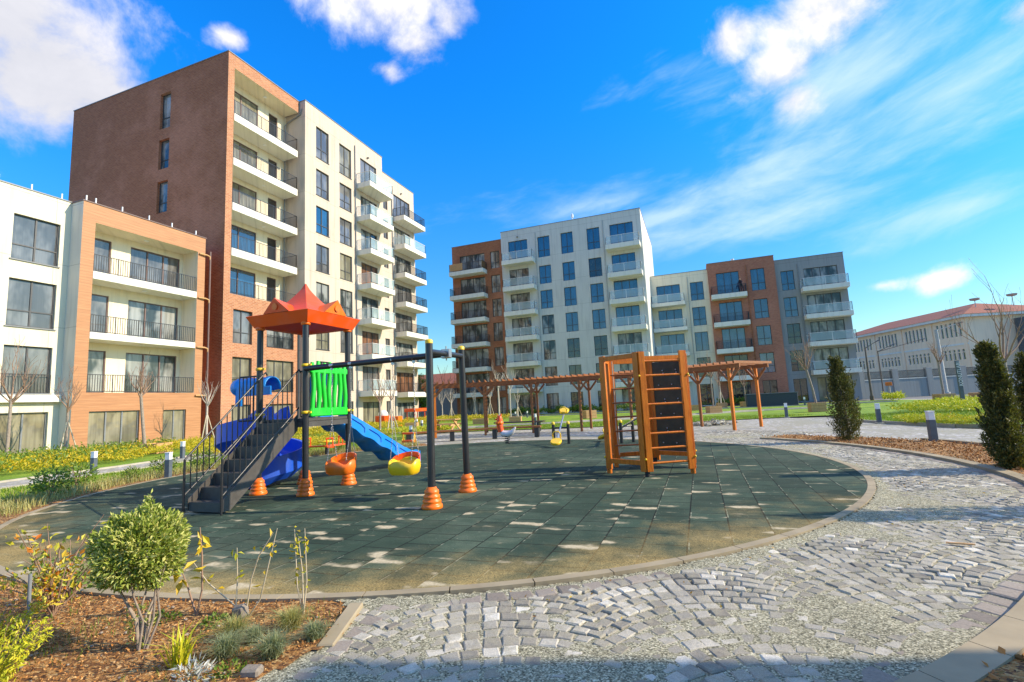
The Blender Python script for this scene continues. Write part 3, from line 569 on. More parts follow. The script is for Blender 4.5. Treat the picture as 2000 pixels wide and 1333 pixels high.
# ---- boundary wall with railing at the right
BW = thing('boundary_wall', 'long grey rendered boundary wall with dark railing in front of the school', 'wall', (24, 71, 0))
p0, p1 = Vector((17.0, 68.5, 0)), Vector((38.0, 76.4, 0)); d = (p1-p0).normalized(); nrm = Vector((-d.y, d.x, 0))
mb = MB(); mb.obox((p0+p1)/2+Vector((0, 0, 1.05)), d, nrm, (0, 0, 1), ((p1-p0).length/2, .12, 1.05)); mb.build('wall', 'render_wall', BW)
mb = MB(); mb.obox((p0+p1)/2+Vector((0, 0, 2.14)), d, nrm, (0, 0, 1), ((p1-p0).length/2+.05, .17, .035)); mb.build('wall_cap', 'slab_white', BW)
for k in range(6): c = p0.lerp(p1, (k+.2)/5.6); mb = MB(); mb.obox(c+Vector((0, 0, 1.65)), d, nrm, (0, 0, 1), (.35, .22, 1.65), bev=.02); mb.build('pillar', 'render_wall', BW)
mb = MB(); L = (p1-p0).length
for k in range(int(L/.13)): c = p0+d*(k*.13); mb.box(c.x-.025, c.x+.025, c.y-.02, c.y+.02, 2.18, 3.1)
for z in (2.3, 3.05): mb.bar(p0+Vector((0, 0, z)), p1+Vector((0, 0, z)), .05, .05)
mb.build('railing', 'frame_dark', BW)
# ---- behind the left gap
LW = thing('boundary_wall', 'dark grey boundary wall closing the gap between left and far buildings', 'wall', (-38, 62, 0))
mb = MB(); mb.box(-46, -30.3, 62, 62.3, 0, 4.2); mb.build('wall', 'render_grey', LW); mb = MB(); mb.box(-46.05, -30.3, 61.94, 62.36, 4.203, 4.3); mb.build('wall_cap', 'frame_grey', LW)
HB = thing('house', 'pale house with a low red tiled roof beyond the dark boundary wall', 'house', (-48, 90, 0))
mb = MB(); facade(mb, ('y', 90.0), -62, -44, 0, 6, [(-60+3.2*k, -58.6+3.2*k, 3.4, 5) for k in range(5)], .2); shell(mb, -62, -44, 90, 99, 6, ('y0',)); mb.build('wall', 'render_school', HB)
mb = MB(); mb.add([(-63, 89, 6), (-43, 89, 6), (-43, 100, 6), (-63, 100, 6), (-59, 94.5, 8.6), (-47, 94.5, 8.6)], [(0, 1, 5, 4), (1, 2, 5), (2, 3, 4, 5), (3, 0, 4)]); mb.build('roof', 'roof_tile', HB)
for k in range(5): window(HB, ('y', 90.0), -60+3.2*k, -58.6+3.2*k, 3.4, 5, 2, None, 'glass_dark', 'white_paint')
# ---- the block out of frame on the right that shades the foreground
RB = thing('apartment_building', 'plain white rendered block standing out of frame to the right of the path', 'apartment building', (14, 0, 0))
hol = [(a, a+1.5, z, z+1.5) for a in (-5.6, -2.6, .4, 3.4) for z in (1.0, 4.0)]; hol = [h for h in hol]
def facw(mb):
    us = [-7.5, 6.14]
mb = MB(); zt_ = 8.35
us = sorted({-7.5, 6.14, *[h[0] for h in hol], *[h[1] for h in hol]}); zs = sorted({0, zt_, *[h[2] for h in hol], *[h[3] for h in hol]})
for a, b_ in zip(us, us[1:]):
    for c, d_ in zip(zs, zs[1:]):
        if any(h[0] < (a+b_)/2 < h[1] and h[2] < (c+d_)/2 < h[3] for h in hol): continue
        mb.add([(11.1, a, c), (11.1, b_, c), (11.1, b_, d_), (11.1, a, d_)], [(3, 2, 1, 0)])
shell(mb, 11.1, 22, -7.5, 6.14, zt_, ('x0',)); mb.build('wall', 'render_white', RB)
for h in hol:
    f = MB(); f.box(11.1, 11.18, h[0], h[0]+.06, h[2], h[3]); f.box(11.1, 11.18, h[1]-.06, h[1], h[2], h[3]); f.box(11.1, 11.18, h[0]+.06, h[1]-.06, h[2], h[2]+.06); f.box(11.1, 11.18, h[0]+.06, h[1]-.06, h[3]-.06, h[3])
    f = f.build('window', 'frame_dark', RB); g = MB(); g.add([(11.15, h[0], h[2]), (11.15, h[1], h[2]), (11.15, h[1], h[3]), (11.15, h[0], h[3])], [(3, 2, 1, 0)]); g.build('pane', 'glass_dark', f)
# ================================================================== GROUND
CX, CY = -5.4, 11.0
rng = np.random.default_rng(7)
def pol(r, a): return (CX+r*math.cos(rad(a)), CY+r*math.sin(rad(a)))
def ring(r0, r1, a0, a1, n=90):
    A = [a0+(a1-a0)*i/n for i in range(n+1)]; return [(pol(r0, a), pol(r0, b_), pol(r1, b_), pol(r1, a)) for a, b_ in zip(A, A[1:])]
def inpoly(P, poly):
    P = np.atleast_2d(P); x, y = P[:, 0], P[:, 1]; c = np.zeros(len(P), bool); n = len(poly)
    for i in range(n):
        (x1, y1), (x2, y2) = poly[i], poly[(i+1) % n]
        if y1 == y2: continue
        k = ((y1 > y) != (y2 > y)) & (x < (x2-x1)*(y-y1)/(y2-y1)+x1); c ^= k
    return c
# far ground
m, t, b = mk('ground_far'); p = t.pos(); col = t.ramp(t.noise(p, .05, 6), [(.35, (.20, .19, .15)), (.6, (.24, .23, .20))]); setb(t, b, col, .95); MAT['ground_far'] = m
mb = MB(); mb.poly([(-900, -900), (900, -900), (900, 1500), (-900, 1500)], -.06); struct(mb.build('ground', 'ground_far'))
# paving: sett pattern for the distance
m, t, b = mk('setts_far'); p = t.pos(); x, y, z = t.sep(p)
ds = t.noise(p, 1.3, 3); pw = t.xyz(t.m('ADD', x, t.m('MULTIPLY', ds, .12)), t.m('ADD', y, t.m('MULTIPLY', ds, .25)))
v1 = t.vor(pw, 8.5, 'DISTANCE_TO_EDGE'); vc = t.vor(pw, 8.5, 'F1', 'Color'); r_, g_, b_ = t.sep(vc)
stone = t.ramp(r_, [(0, (.25, .24, .24)), (.6, (.42, .40, .40)), (1, (.66, .64, .64))])
sand = t.ramp(t.noise(p, 30, 4), [(.3, (.24, .23, .175)), (.7, (.36, .34, .27))])
cov = t.m('ADD', t.noise(p, .55, 5), t.m('MULTIPLY', t.noise(p, 5, 3), .35))
f = t.m('MAXIMUM', t.m('MULTIPLY', t.step(cov, .63, .78), 1.0), t.m('LESS_THAN', v1, .07)); f = t.m('MAXIMUM', f, t.m('MULTIPLY', t.m('GREATER_THAN', g_, .62), .9))
setb(t, b, t.mix(f, stone, sand), .95, t.bump(t.m('MINIMUM', v1, .1), .5, .03)); MAT['setts_far'] = m
plaza = [(-16, 25), (-14.5, 26.5), (-11, 27.2), (-8, 27), (-5, 27.8), (0, 29.6), (4.2, 31.3), (6.1, 29.2), (6.3, 25), (7.6, 21), (9, 18.2), (14, 12), (16, 4), (16, -8), (-16, -8), (-16, 4)]
mb = MB(); mb.poly(plaza, -.02); struct(mb.build('paving', 'setts_far'))
# lawns
m, t, b = mk('lawn'); p = t.pos(); n1 = t.noise(p, .6, 5); n2 = t.noise(p, 22, 4, .7)
col = t.ramp(t.m('ADD', t.m('MULTIPLY', n1, .6), t.m('MULTIPLY', n2, .4)), [(.3, (.075, .15, .008)), (.5, (.17, .29, .012)), (.68, (.36, .42, .03))])
setb(t, b, col, .9, t.bump(n2, .8, .04)); MAT['lawn'] = m
def strip(pts, w_, z, mat, name='path'):
    mb = MB(); L = []; R_ = []
    for i, q in enumerate(pts):
        a, c = Vector(pts[max(0, i-1)]), Vector(pts[min(len(pts)-1, i+1)]); d = (c-a).normalized(); n = Vector((-d.y, d.x))*(w_/2); L.append(Vector(q)+n); R_.append(Vector(q)-n)
    for i in range(len(pts)-1): mb.add([(*L[i], z), (*L[i+1], z), (*R_[i+1], z), (*R_[i], z)], [(0, 1, 2, 3)])
    o = mb.build(name, mat); struct(o)
    k = MB()
    for S_ in (L, R_):
        for a, c in zip(S_, S_[1:]): k.bar((*a, z+.005), (*c, z+.005), .08, .09)
    struct(k.build('kerb', 'concrete')); return o
backlawn = [(-30.9, 25), (-20, 25.5), (-16, 25), (-14.5, 26.5), (-11, 27.2), (-8, 27), (-5, 27.8), (0, 29.6), (4.2, 31.3), (6.1, 31.6), (12, 30), (17, 36), (20, 48), (18, 60), (-31, 60)]
mb = MB(); mb.poly(backlawn, .02); struct(mb.build('lawn', 'lawn'))
leftlawn = [(-30.9, -2), (-16, -2), *[pol(9.3, a) for a in np.linspace(232, 128, 26)], (-16, 25), (-20, 25.5), (-30.9, 25)]
mb = MB(); mb.poly(leftlawn, .02); struct(mb.build('lawn', 'lawn'))
rl = [(6.6, 25.2), (8.1, 21.2), (11, 19.5), (17, 21), (22, 26), (24, 36), (18, 35), (12, 29.5), (6.4, 31)]
mb = MB(); mb.poly(rl, .02); struct(mb.build('lawn', 'lawn'))
strip([(-15.6, 0), (-16.6, 5), (-17.4, 9), (-17.6, 11.5), (-18.2, 14), (-19.6, 17), (-21, 21), (-20.6, 25), (-18.4, 29), (-14.5, 31.4), (-9, 33.2), (-4.5, 36.5), (0, 40), (4, 43), (9, 45)], 1.9, .034, 'setts_far')
mb = MB(); K_ = [(6.25, 29.2), (6.45, 25.2), (8.0, 21.1), (11, 19.3), (17, 20.8)]
for a_, b_ in zip(K_, K_[1:]): mb.bar((*a_, .015), (*b_, .015), .10, .12)
struct(mb.build('kerb', 'concrete'))
strip([(-26, 53.5), (-14, 52.5), (-4, 52), (6, 53), (16, 53)], 1.6, .034, 'setts_far')
# street in front of the boundary wall
mb = MB(); mb.poly([(16, 56), (24, 40), (30, 30), (48, 52), (40, 78), (17, 70)], -.03); struct(mb.build('road', 'asphalt'))
mb = MB(); mb.poly([(17.5, 62), (24, 46), (25.2, 46.6), (19, 64)], -.02); struct(mb.build('pavement', 'concrete'))
# rubber tile disc
m, t, b = mk('rubber_tiles'); p = t.pos(); x, y, z = t.sep(p)
pv = t.xyz(t.m('ADD', y, .1), t.m('ADD', x, .24))
n = t.new('ShaderNodeTexBrick', offset=.5); t.put(n.inputs['Vector'], pv); n.inputs['Color1'].default_value = (.75, .75, .75, 1); n.inputs['Color2'].default_value = (1.25, 1.25, 1.25, 1); n.inputs['Mortar'].default_value = (.15, .15, .15, 1)
n.inputs['Scale'].default_value = 1; n.inputs['Brick Width'].default_value = .42; n.inputs['Row Height'].default_value = .42; n.inputs['Mortar Size'].default_value = .009; n.inputs['Mortar Smooth'].default_value = .1
speck = t.noise(p, 90, 3, .8); big = t.noise(p, .45, 5, .6)
g0 = t.ramp(t.m('ADD', t.m('MULTIPLY', big, .7), t.m('MULTIPLY', t.noise(p, 3.3, 5, .65), .3)), [(.34, (.018, .038, .024)), (.5, (.036, .062, .041)), (.66, (.078, .105, .072))]); g0 = t.mix(.55, g0, t.ramp(speck, [(.35, .55), (.65, 1.5)]), 'MULTIPLY'); g0 = t.mix(1.0, g0, n.outputs[0], 'MULTIPLY')
dr = t.v('LENGTH', t.v('SUBTRACT', t.xyz(x, y), (CX, CY, 0)))
# blown sand: a dusting towards the near kerb and small drifts caught against the joints
edge = t.m('MULTIPLY', t.step(dr, 6.3, 8.1), t.step(t.m('MULTIPLY', t.m('SUBTRACT', y, t.m('MULTIPLY', x, .1)), -1.0), -10.5, -4.0))
dust = t.m('MULTIPLY', t.step(t.m('ADD', edge, t.m('MULTIPLY', t.m('SUBTRACT', t.noise(p, 1.1, 5, .62), .5), 2.4)), .15, 1.25), t.step(speck, .22, .6))
fx = t.m('FRACT', t.m('DIVIDE', t.m('ADD', x, .24), .42)); rowi = t.m('FLOOR', t.m('DIVIDE', t.m('ADD', x, .24), .42))
jj = t.m('ABSOLUTE', t.m('SUBTRACT', t.m('FRACT', t.m('ADD', t.m('DIVIDE', t.m('ADD', y, .1), .42), t.m('MULTIPLY', rowi, .5))), .5))  # .5 at a cross joint
dn = t.noise(t.xyz(t.m('MULTIPLY', x, 1.35), t.m('MULTIPLY', y, 1.9)), 1.0, 4, .55)
side = t.step(t.m('SUBTRACT', 8.6, y), -9.0, 4.0)
dr2 = t.step(t.m('ADD', t.m('MULTIPLY', t.m('SUBTRACT', jj, .5), 1.7), t.m('MULTIPLY', t.m('SUBTRACT', dn, t.m('SUBTRACT', .645, t.m('MULTIPLY', side, .085))), 4.0)), -.22, .26)
thin = t.m('MULTIPLY', t.m('GREATER_THAN', t.noise(t.v('ADD', p, (9, 3, 0)), .8, 3), .53), t.m('LESS_THAN', t.m('ABSOLUTE', t.m('SUBTRACT', fx, .03)), .018))
col = t.mix(t.m('MULTIPLY', t.m('MULTIPLY', thin, .7), t.step(t.noise(p, 9, 3), .42, .6)), g0, (.30, .32, .23))
col = t.mix(t.m('MULTIPLY', dust, .85), col, t.ramp(speck, [(.3, (.26, .18, .055)), (.7, (.62, .44, .17))]))
col = t.mix(dr2, col, t.ramp(t.noise(p, 40, 3), [(.3, (.40, .33, .20)), (.7, (.60, .51, .35))]))
fleck = t.step(t.noise(p, 30, 2, .5), .70, .78); col = t.mix(t.m('MULTIPLY', fleck, .6), col, (.45, .42, .30)); scuff = t.step(t.noise(t.v('MULTIPLY', p, (1, 2.2, 1)), 1.7, 7, .7), .56, .78); col = t.mix(t.m('MULTIPLY', scuff, .35), col, (.20, .21, .14))
setb(t, b, col, .92, t.bump(t.m('ADD', t.m('MULTIPLY', speck, .3), n.outputs['Fac']), -.5, .008), spec=.25); MAT['rubber_tiles'] = m
mb = MB(); mb.poly([pol(7.9, a) for a in np.linspace(0, 360, 121)[:-1]], .028); struct(mb.build('playground_tiles', 'rubber_tiles'))
def kerb(r0, r1, z0, z1, a0, a1, seg, name='kerb', mat='concrete_tan'):
    mb = MB(); n = int((a1-a0)/seg)
    for i in range(n):
        A = np.linspace(a0+seg*i+.035, a0+seg*(i+1)-.035, 5)
        for q in range(4):
            P = [pol(r0, A[q]), pol(r0, A[q+1]), pol(r1, A[q+1]), pol(r1, A[q])]; dz = rng.normal(0, .002) if q == 0 else 0
            V = [(*u, z0) for u in P]+[(*u, z1) for u in P]; F = [(4, 5, 6, 7), (0, 4, 5, 1), (2, 6, 7, 3)]
            if q == 0: F.append((0, 3, 7, 4))
            if q == 3: F.append((1, 2, 6, 5))
            mb.add(V, F)
    return struct(mb.build(name, mat))
kerb(7.89, 7.99, -.02, .033, 0, 360, 5)
def rin(a): return 9.76+max(0.0, -40-a)*.0215
mb = MB(); A_ = np.arange(-70, 44.1, .8)
for i, (a, c) in enumerate(zip(A_, A_[1:])):
    g_ = .04 if i % 4 == 0 else 0; a0 = a+g_
    P = [pol(rin(a0), a0), pol(rin(c), c), pol(rin(c)+.19, c), pol(rin(a0)+.19, a0)]; V = [(*u, -.03) for u in P]+[(*u, .05) for u in P]; mb.add(V, [(4, 5, 6, 7), (0, 4, 5, 1), (2, 6, 7, 3), (0, 3, 7, 4), (1, 2, 6, 5)])
struct(mb.build('kerb', 'concrete_tan'))
# little radial kerb closing the foreground bed
mb = MB(); a_, b_ = Vector((-2.62, 3.36, -.010)), Vector((-2.40, 2.76, -.030)); mb.bar(a_, b_, .11, .1, up=(0, 0, 1), bev=.008); struct(mb.build('kerb', 'concrete_tan'))
# real setts in sand, near the camera
bedA = [(-2.62, 3.36), (-2.44, 2.85), (-2.50, 2.6), (-2.56, 2.2), (-2.5, .4), (-3, -3), (-14, -3), (-14, 4), (-9, 4)]
def on_path(P):
    P = np.atleast_2d(P); r = np.hypot(P[:, 0]-CX, P[:, 1]-CY); a = np.degrees(np.arctan2(P[:, 1]-CY, P[:, 0]-CX))
    k = (r > 8.0) & (r < 9.76+np.clip(-40-a, 0, 40)*.0215) & (a > -75) & (a < 62)
    k |= (r > 8.03) & (r < 13) & (a > 44.5) & (a < 62)
    k |= (r > 8.03) & (a <= -62) & (a > -78) & (P[:, 1] > .2)
    return k & ~inpoly(P, bedA)
def hnoise(X, Y):
    h = np.zeros_like(X)
    for i, (s_, a) in enumerate(((.9, 1), (1.9, .6), (4.1, .35), (8.3, .2))):
        for k in range(3):
            th = 1.3*k+i*.7; h += a/3*np.sin((X*math.cos(th)+Y*math.sin(th))*s_*2.1+k*2.1+i*1.7+1.5*np.sin((X*math.sin(th)-Y*math.cos(th))*s_*1.3+k))
    return h
# sand sheet
gs = .05; xs = np.arange(-3.0, 9.5, gs); ys = np.arange(.2, 20, gs); X, Y = np.meshgrid(xs, ys, indexing='ij')
Hs = np.clip(.0105*(hnoise(X*.8+3, Y*.8)+.4*hnoise(X*3, Y*3+5))-.0045, -.017, .009)+rng.normal(0, .0011, X.shape)+.020*np.exp(-((np.hypot(X-CX, Y-CY)-8.0)/.16)**2)
idx = -np.ones(X.shape, int); cen = np.stack([X[:-1, :-1]+gs/2, Y[:-1, :-1]+gs/2], -1).reshape(-1, 2)
ok = on_path(cen).reshape(X.shape[0]-1, X.shape[1]-1); I, J = np.nonzero(ok)
Q = np.stack([np.stack([X[I+a, J+c], Y[I+a, J+c], Hs[I+a, J+c]], -1) for a, c in ((0, 0), (1, 0), (1, 1), (0, 1))], 1)
m, t, b = mk('path_sand'); p = t.pos(); n1 = t.noise(p, 160, 3, .8); n2 = t.noise(p, 2, 5); v_ = t.vor(p, 110, 'F1', 'Color'); vr, vg, vb = t.sep(v_)
col = t.ramp(vr, [(0, (.075, .07, .045)), (.35, (.25, .235, .155)), (.7, (.41, .385, .26)), (1, (.72, .67, .49))]); col = t.mix(.6, col, t.ramp(n2, [(.3, .75), (.7, 1.2)]), 'MULTIPLY')
setb(t, b, col, .95, t.bump(t.m('ADD', n1, vg), .9, .006)); MAT['path_sand'] = m
u_, inv = np.unique(np.round(Q.reshape(-1, 3)[:, :2]/gs).astype(int), axis=0, return_inverse=True); inv = inv.reshape(-1)
VV = np.zeros((len(u_), 3)); VV[inv] = Q.reshape(-1, 3)
mb = MB(); mb.v = list(map(tuple, VV.tolist())); mb.f = list(map(tuple, inv.reshape(-1, 4).tolist())); mb.mi = [0]*len(mb.f); mb.sm = [True]*len(mb.f)
tag(mb.build('path_sand', 'path_sand'), 'gritty greenish sand spread over the stone setts of the path', 'sand', kind='stuff')
# setts: segmental arcs
S_ = []
W_, RR, st_ = 1.45, 1.02, .125; th0 = math.asin(W_/2/RR); rot = rad(24); cr, sr = math.cos(rot), math.sin(rot)
for ci in range(-12, 14):
    for k in range(-120, 260):
        v0 = k*st_+(ci % 2)*.03; nth = int(2*th0*RR/.122)
        for j in range(nth):
            th = -th0+(j+.5)*2*th0/nth+rng.normal(0, .006); S_.append((ci*W_+RR*math.sin(th), v0+RR*math.cos(th), -th, st_*math.cos(th)*.90, 2*th0*RR/nth*.92))
S_ = np.array(S_); xx = S_[:, 0]*cr-S_[:, 1]*sr; yy = S_[:, 0]*sr+S_[:, 1]*cr; S_[:, 0] = xx; S_[:, 1] = yy; S_[:, 2] += rot
r_ = np.hypot(S_[:, 0]-CX, S_[:, 1]-CY); k = on_path(S_[:, :2]) & (r_ > 8.12) & (r_ < 9.56+np.clip(-40-np.degrees(np.arctan2(S_[:, 1]-CY, S_[:, 0]-CX)), 0, 40)*.0215) & (np.hypot(S_[:, 0], S_[:, 1]) < 19) | (on_path(S_[:, :2]) & (r_ >= 9.52) & (S_[:, 1] > 16) & (r_ < 12.9)) | (on_path(S_[:, :2]) & (r_ > 9.5) & (S_[:, 1] < 2.6) & (S_[:, 1] > .3))
S_ = S_[k]; n = len(S_)
def sett_quads(S_, top_lo=-.002, top_hi=.007, jit=.005):
    n = len(S_); hx = S_[:, 4]/2*(1+rng.normal(0, .06, n)); hy = S_[:, 3]/2*(1+rng.normal(0, .06, n)); zt = rng.uniform(top_lo, top_hi, n); tx = rng.normal(0, .022, n); ty = rng.normal(0, .022, n)
    Vt = np.zeros((n, 12, 3)); c, s = np.cos(S_[:, 2]), np.sin(S_[:, 2])
    cor = [(-1, -1), (1, -1), (1, 1), (-1, 1)]
    for q, (a, d) in enumerate(cor):
        jx, jy = rng.normal(0, jit, n), rng.normal(0, jit, n)
        for lvl, (sc_, dz) in enumerate(((.80, 0), (.97, -.007), (1.0, -.05))):
            lx, ly = a*hx*sc_+jx, d*hy*sc_+jy
            Vt[:, lvl*4+q, 0] = S_[:, 0]+lx*c-ly*s; Vt[:, lvl*4+q, 1] = S_[:, 1]+lx*s+ly*c; Vt[:, lvl*4+q, 2] = zt+dz+lx*tx+ly*ty+(rng.normal(0, .0015, n) if lvl == 0 else 0)
    F = [(0, 1, 2, 3)]+[(q, q+4, (q+1) % 4+4, (q+1) % 4) for q in range(4)]+[(q+4, q+8, (q+1) % 4+8, (q+1) % 4+4) for q in range(4)]
    return Vt, F
def setts_obj(S_, mat, name, **kw):
    Vt, F = sett_quads(S_, **kw); n = len(S_); mb = MB(); mb.v = list(map(tuple, Vt.reshape(-1, 3).tolist())); Fa = np.array(F)
    mb.f = list(map(tuple, (Fa[None]+12*np.arange(n)[:, None, None]).reshape(-1, 4).tolist())); mb.mi = [0]*len(mb.f); mb.sm = [False]*len(mb.f); return mb.build(name, mat)
m, t, b = mk('sett_stone'); p = t.pos(); rnd = t.new('ShaderNodeNewGeometry').outputs['Random Per Island']
base = t.ramp(rnd, [(0, (.19, .17, .14)), (.3, (.31, .285, .235)), (.7, (.41, .38, .32)), (.9, (.50, .465, .39)), (.97, (.62, .58, .50)), (1, (.72, .68, .59))]); sp = t.noise(p, 120, 4, .75); mid = t.noise(p, 14, 4)
col = t.mix(.8, base, t.ramp(sp, [(.3, .55), (.6, 1.2)]), 'MULTIPLY'); dustc = t.noise(p, 2.6, 5, .6); col = t.mix(t.m('MULTIPLY', t.step(t.m('ADD', t.m('MULTIPLY', mid, .5), t.m('MULTIPLY', dustc, .5)), .42, .62), .7), col, t.ramp(sp, [(.3, (.20, .18, .12)), (.7, (.48, .44, .33))]))
setb(t, b, col, .85, t.bump(t.m('ADD', sp, t.m('MULTIPLY', mid, 2)), .7, .006)); MAT['sett_stone'] = m
o = setts_obj(S_, 'sett_stone', 'setts'); tag(o, 'pale granite setts laid in arcs along the curved path', 'paving', kind='stuff')
# border row of darker square slabs, inside both kerbs
m, t, b = mk('border_stone'); p = t.pos(); rnd = t.new('ShaderNodeNewGeometry').outputs['Random Per Island']
col = t.mix(.7, t.ramp(rnd, [(0, (.20, .17, .14)), (1, (.40, .34, .28))]), t.ramp(t.noise(p, 70, 4, .7), [(.3, .6), (.7, 1.2)]), 'MULTIPLY'); setb(t, b, col, .85, t.bump(t.noise(p, 40, 4), .5, .006)); MAT['border_stone'] = m
L = []
for a in np.arange(-64, 44, 1.22): q = pol(rin(a)-.11, a); L.append((*q, rad(a), .19, .19))
for a in np.arange(-68, -52, 1.4): q = pol(8.13, a); L.append((*q, rad(a), .18, .17))
for s_ in np.arange(.1, 1.6, .2): L.append((-2.62+.25+(.12*s_), 3.30-s_*.99, rad(-78)+rng.normal(0, .05), .16, .17))
o = setts_obj(np.array(L), 'border_stone', 'border_setts', top_lo=.0, top_hi=.008, jit=.004); tag(o, 'single row of brown square border stones edging the path', 'paving', kind='stuff')
# mulch beds
m, t, b = mk('mulch'); p = t.pos(); v_ = t.vor(t.v('MULTIPLY', p, (1, 1.4, 1)), 38, 'F1', 'Color'); a, c, d_ = t.sep(v_)
col = t.ramp(a, [(0, (.07, .03, .012)), (.35, (.26, .11, .03)), (.7, (.45, .22, .06)), (1, (.58, .38, .17))]); col = t.mix(.5, col, t.ramp(t.noise(p, 1.4, 4), [(.35, .6), (.65, 1.25)]), 'MULTIPLY')
setb(t, b, col, .95, t.bump(t.m('ADD', c, t.noise(p, 60, 4)), 1.0, .02)); MAT['mulch'] = m
def heightbed(polyf, x0, x1, y0, y1, g, amp, base, name, mat):
    xs = np.arange(x0, x1, g); ys = np.arange(y0, y1, g); X, Y = np.meshgrid(xs, ys, indexing='ij'); H_ = base+amp*hnoise(X*1.6, Y*1.6)+rng.normal(0, amp*.25, X.shape)
    ok = polyf(np.stack([X[:-1, :-1]+g/2, Y[:-1, :-1]+g/2], -1).reshape(-1, 2)).reshape(X.shape[0]-1, X.shape[1]-1); ids = -np.ones(X.shape, int); mb = MB(); I, J = np.nonzero(ok)
    for i, j in zip(I, J):
        f = []
        for a, c in ((0, 0), (1, 0), (1, 1), (0, 1)):
            if ids[i+a, j+c] < 0: ids[i+a, j+c] = len(mb.v); mb.v.append((float(X[i+a, j+c]), float(Y[i+a, j+c]), float(H_[i+a, j+c])))
            f.append(int(ids[i+a, j+c]))
        mb.f.append(tuple(f)); mb.mi.append(0); mb.sm.append(True)
    return struct(mb.build(name, mat))
def bedF(P): r = np.hypot(P[:, 0]-CX, P[:, 1]-CY); return inpoly(P, bedA) & (r > 7.98)
bedG = lambda P: bedF(P+np.array([-.05, 0]))|bedF(P)
heightbed(bedG, -11, -1.6, -1, 4.3, .05, .006, .009, 'planting_bed', 'mulch')
def bedR(P): r = np.hypot(P[:, 0]-CX, P[:, 1]-CY); a = np.degrees(np.arctan2(P[:, 1]-CY, P[:, 0]-CX)); return (r > 9.92+np.clip(-40-a, 0, 40)*.0215) & (r < 11.95-np.clip((a-25)/20, 0, 1)*.9) & (a > -70) & (a < 44)
heightbed(bedR, -1, 7, 0, 19, .1, .02, .03, 'planting_bed', 'mulch')
kerb(11.95, 12.07, -.02, .07, -60, 26, 4.3)
def bedL(P): r = np.hypot(P[:, 0]-CX, P[:, 1]-CY); a = np.degrees(np.arctan2(P[:, 1]-CY, P[:, 0]-CX)) % 360; return (r > 7.98) & (r < 9.4) & (a > 126) & (a < 242)
heightbed(bedL, -16, -8, 4, 20, .1, .015, .03, 'planting_bed', 'mulch')
# rubble and dropped bits
mb = MB()
for k in range(160):
    a = rng.normal(0, .5); q = (.25+rng.normal(0, .55), 26.3+rng.normal(0, .35), .03+abs(rng.normal(0, .06))); s_ = rng.uniform(.03, .1)
    mb.obox(q, (math.cos(a), math.sin(a), .2), (-math.sin(a), math.cos(a), .1), (0, 0, 1), (s_, s_*.8, s_*.6), bev=s_*.2)
tag(mb.build('rubble_heap', 'sett_stone'), 'low heap of loose pale stones on the paving by the pergola', 'rubble', kind='stuff')
mb = MB(); mb.bar((2.02, 5.9, .022), (2.22, 5.86, .026), .025, .012); tag(mb.build('wood_offcut', 'wood_crate'), 'small thin wooden offcut lying on the stone path', 'wood scrap')

# ================================================================== PLAYGROUND
def cone_foot(parent, x, y, r0=.06, name='foot_cover'):
    mb = MB(); prof = [(.155, .03), (.16, .05), (.15, .085), (.125, .095), (.14, .12), (.135, .15), (.11, .16), (.125, .185), (.12, .215), (.098, .225), (.11, .25), (.105, .285), (.085, .30), (r0+.01, .33), (r0, .335)]
    mb.lathe((x, y, 0), prof, 20); mb.build(name, 'plastic_orange', parent)
T = thing('play_tower', 'play tower with red peaked roof, black stairs, green barrier and two blue slides', 'play tower', (-7.43, 8.0, 0))
PX0, PX1, PY0, PY1 = -8.0, -6.87, 7.4, 8.6
for (x, y) in ((PX0, PY0), (PX1, PY0), (PX0, PY1), (PX1, PY1)):
    mb = MB(); mb.tube([(x, y, .03), (x, y, 3.26)], .057, 18); mb.build('post', 'metal_dark', T); cone_foot(T, x, y)
    mb = MB(); mb.lathe((x, y, 3.17), [(.062, 0), (.085, .01), (.085, .05), (.072, .06), (.072, .12)], 16, cap=False); mb.build('post_cap', 'plastic_orange', T)
    mb = MB()
    for z in (2.38, 1.5) if y == PY0 else (1.5,): mb.lathe((x, y, z), [(.058, 0), (.074, .004), (.074, .05), (.058, .054)], 16, cap=False); mb.box(x+.06, x+.13, y-.015, y+.015, z+.01, z+.045)
    mb.build('clamp', 'plastic_yellow', T)
# roof
def roofpart():
    mb = MB(); cx, cy = -7.435, 8.0; hb, he = .66, .77; ht = .80; n = 12
    sq = lambda h, z: [(cx-h, cy-h, z), (cx+h, cy-h, z), (cx+h, cy+h, z), (cx-h, cy+h, z)]
    lv = [sq(hb-.06, 3.24), sq(hb, 3.22), sq(he, 3.44), sq(he-.03, 3.455)]
    for k in range(1, n): f = k/n; lv.append(sq((he-.05)*(1-f)**1.0, 3.455+.70*(f**1.9)+.10*f*(1-f)*0))
    lv.append(sq(.012, 4.17))
    for a, b_ in zip(lv, lv[1:]):
        for k in range(4): mb.add([a[k], a[(k+1) % 4], b_[(k+1) % 4], b_[k]], [(0, 1, 2, 3)])
    # underside
    un = [sq(hb-.06, 3.24), sq(.1, 3.62)]
    for k in range(4): mb.add([un[0][k], un[0][(k+1) % 4], un[1][(k+1) % 4], un[1][k]], [(3, 2, 1, 0)])
    mb.add(un[1], [(0, 1, 2, 3)])
    return mb.build('roof', 'plastic_red', T)
rf = roofpart()
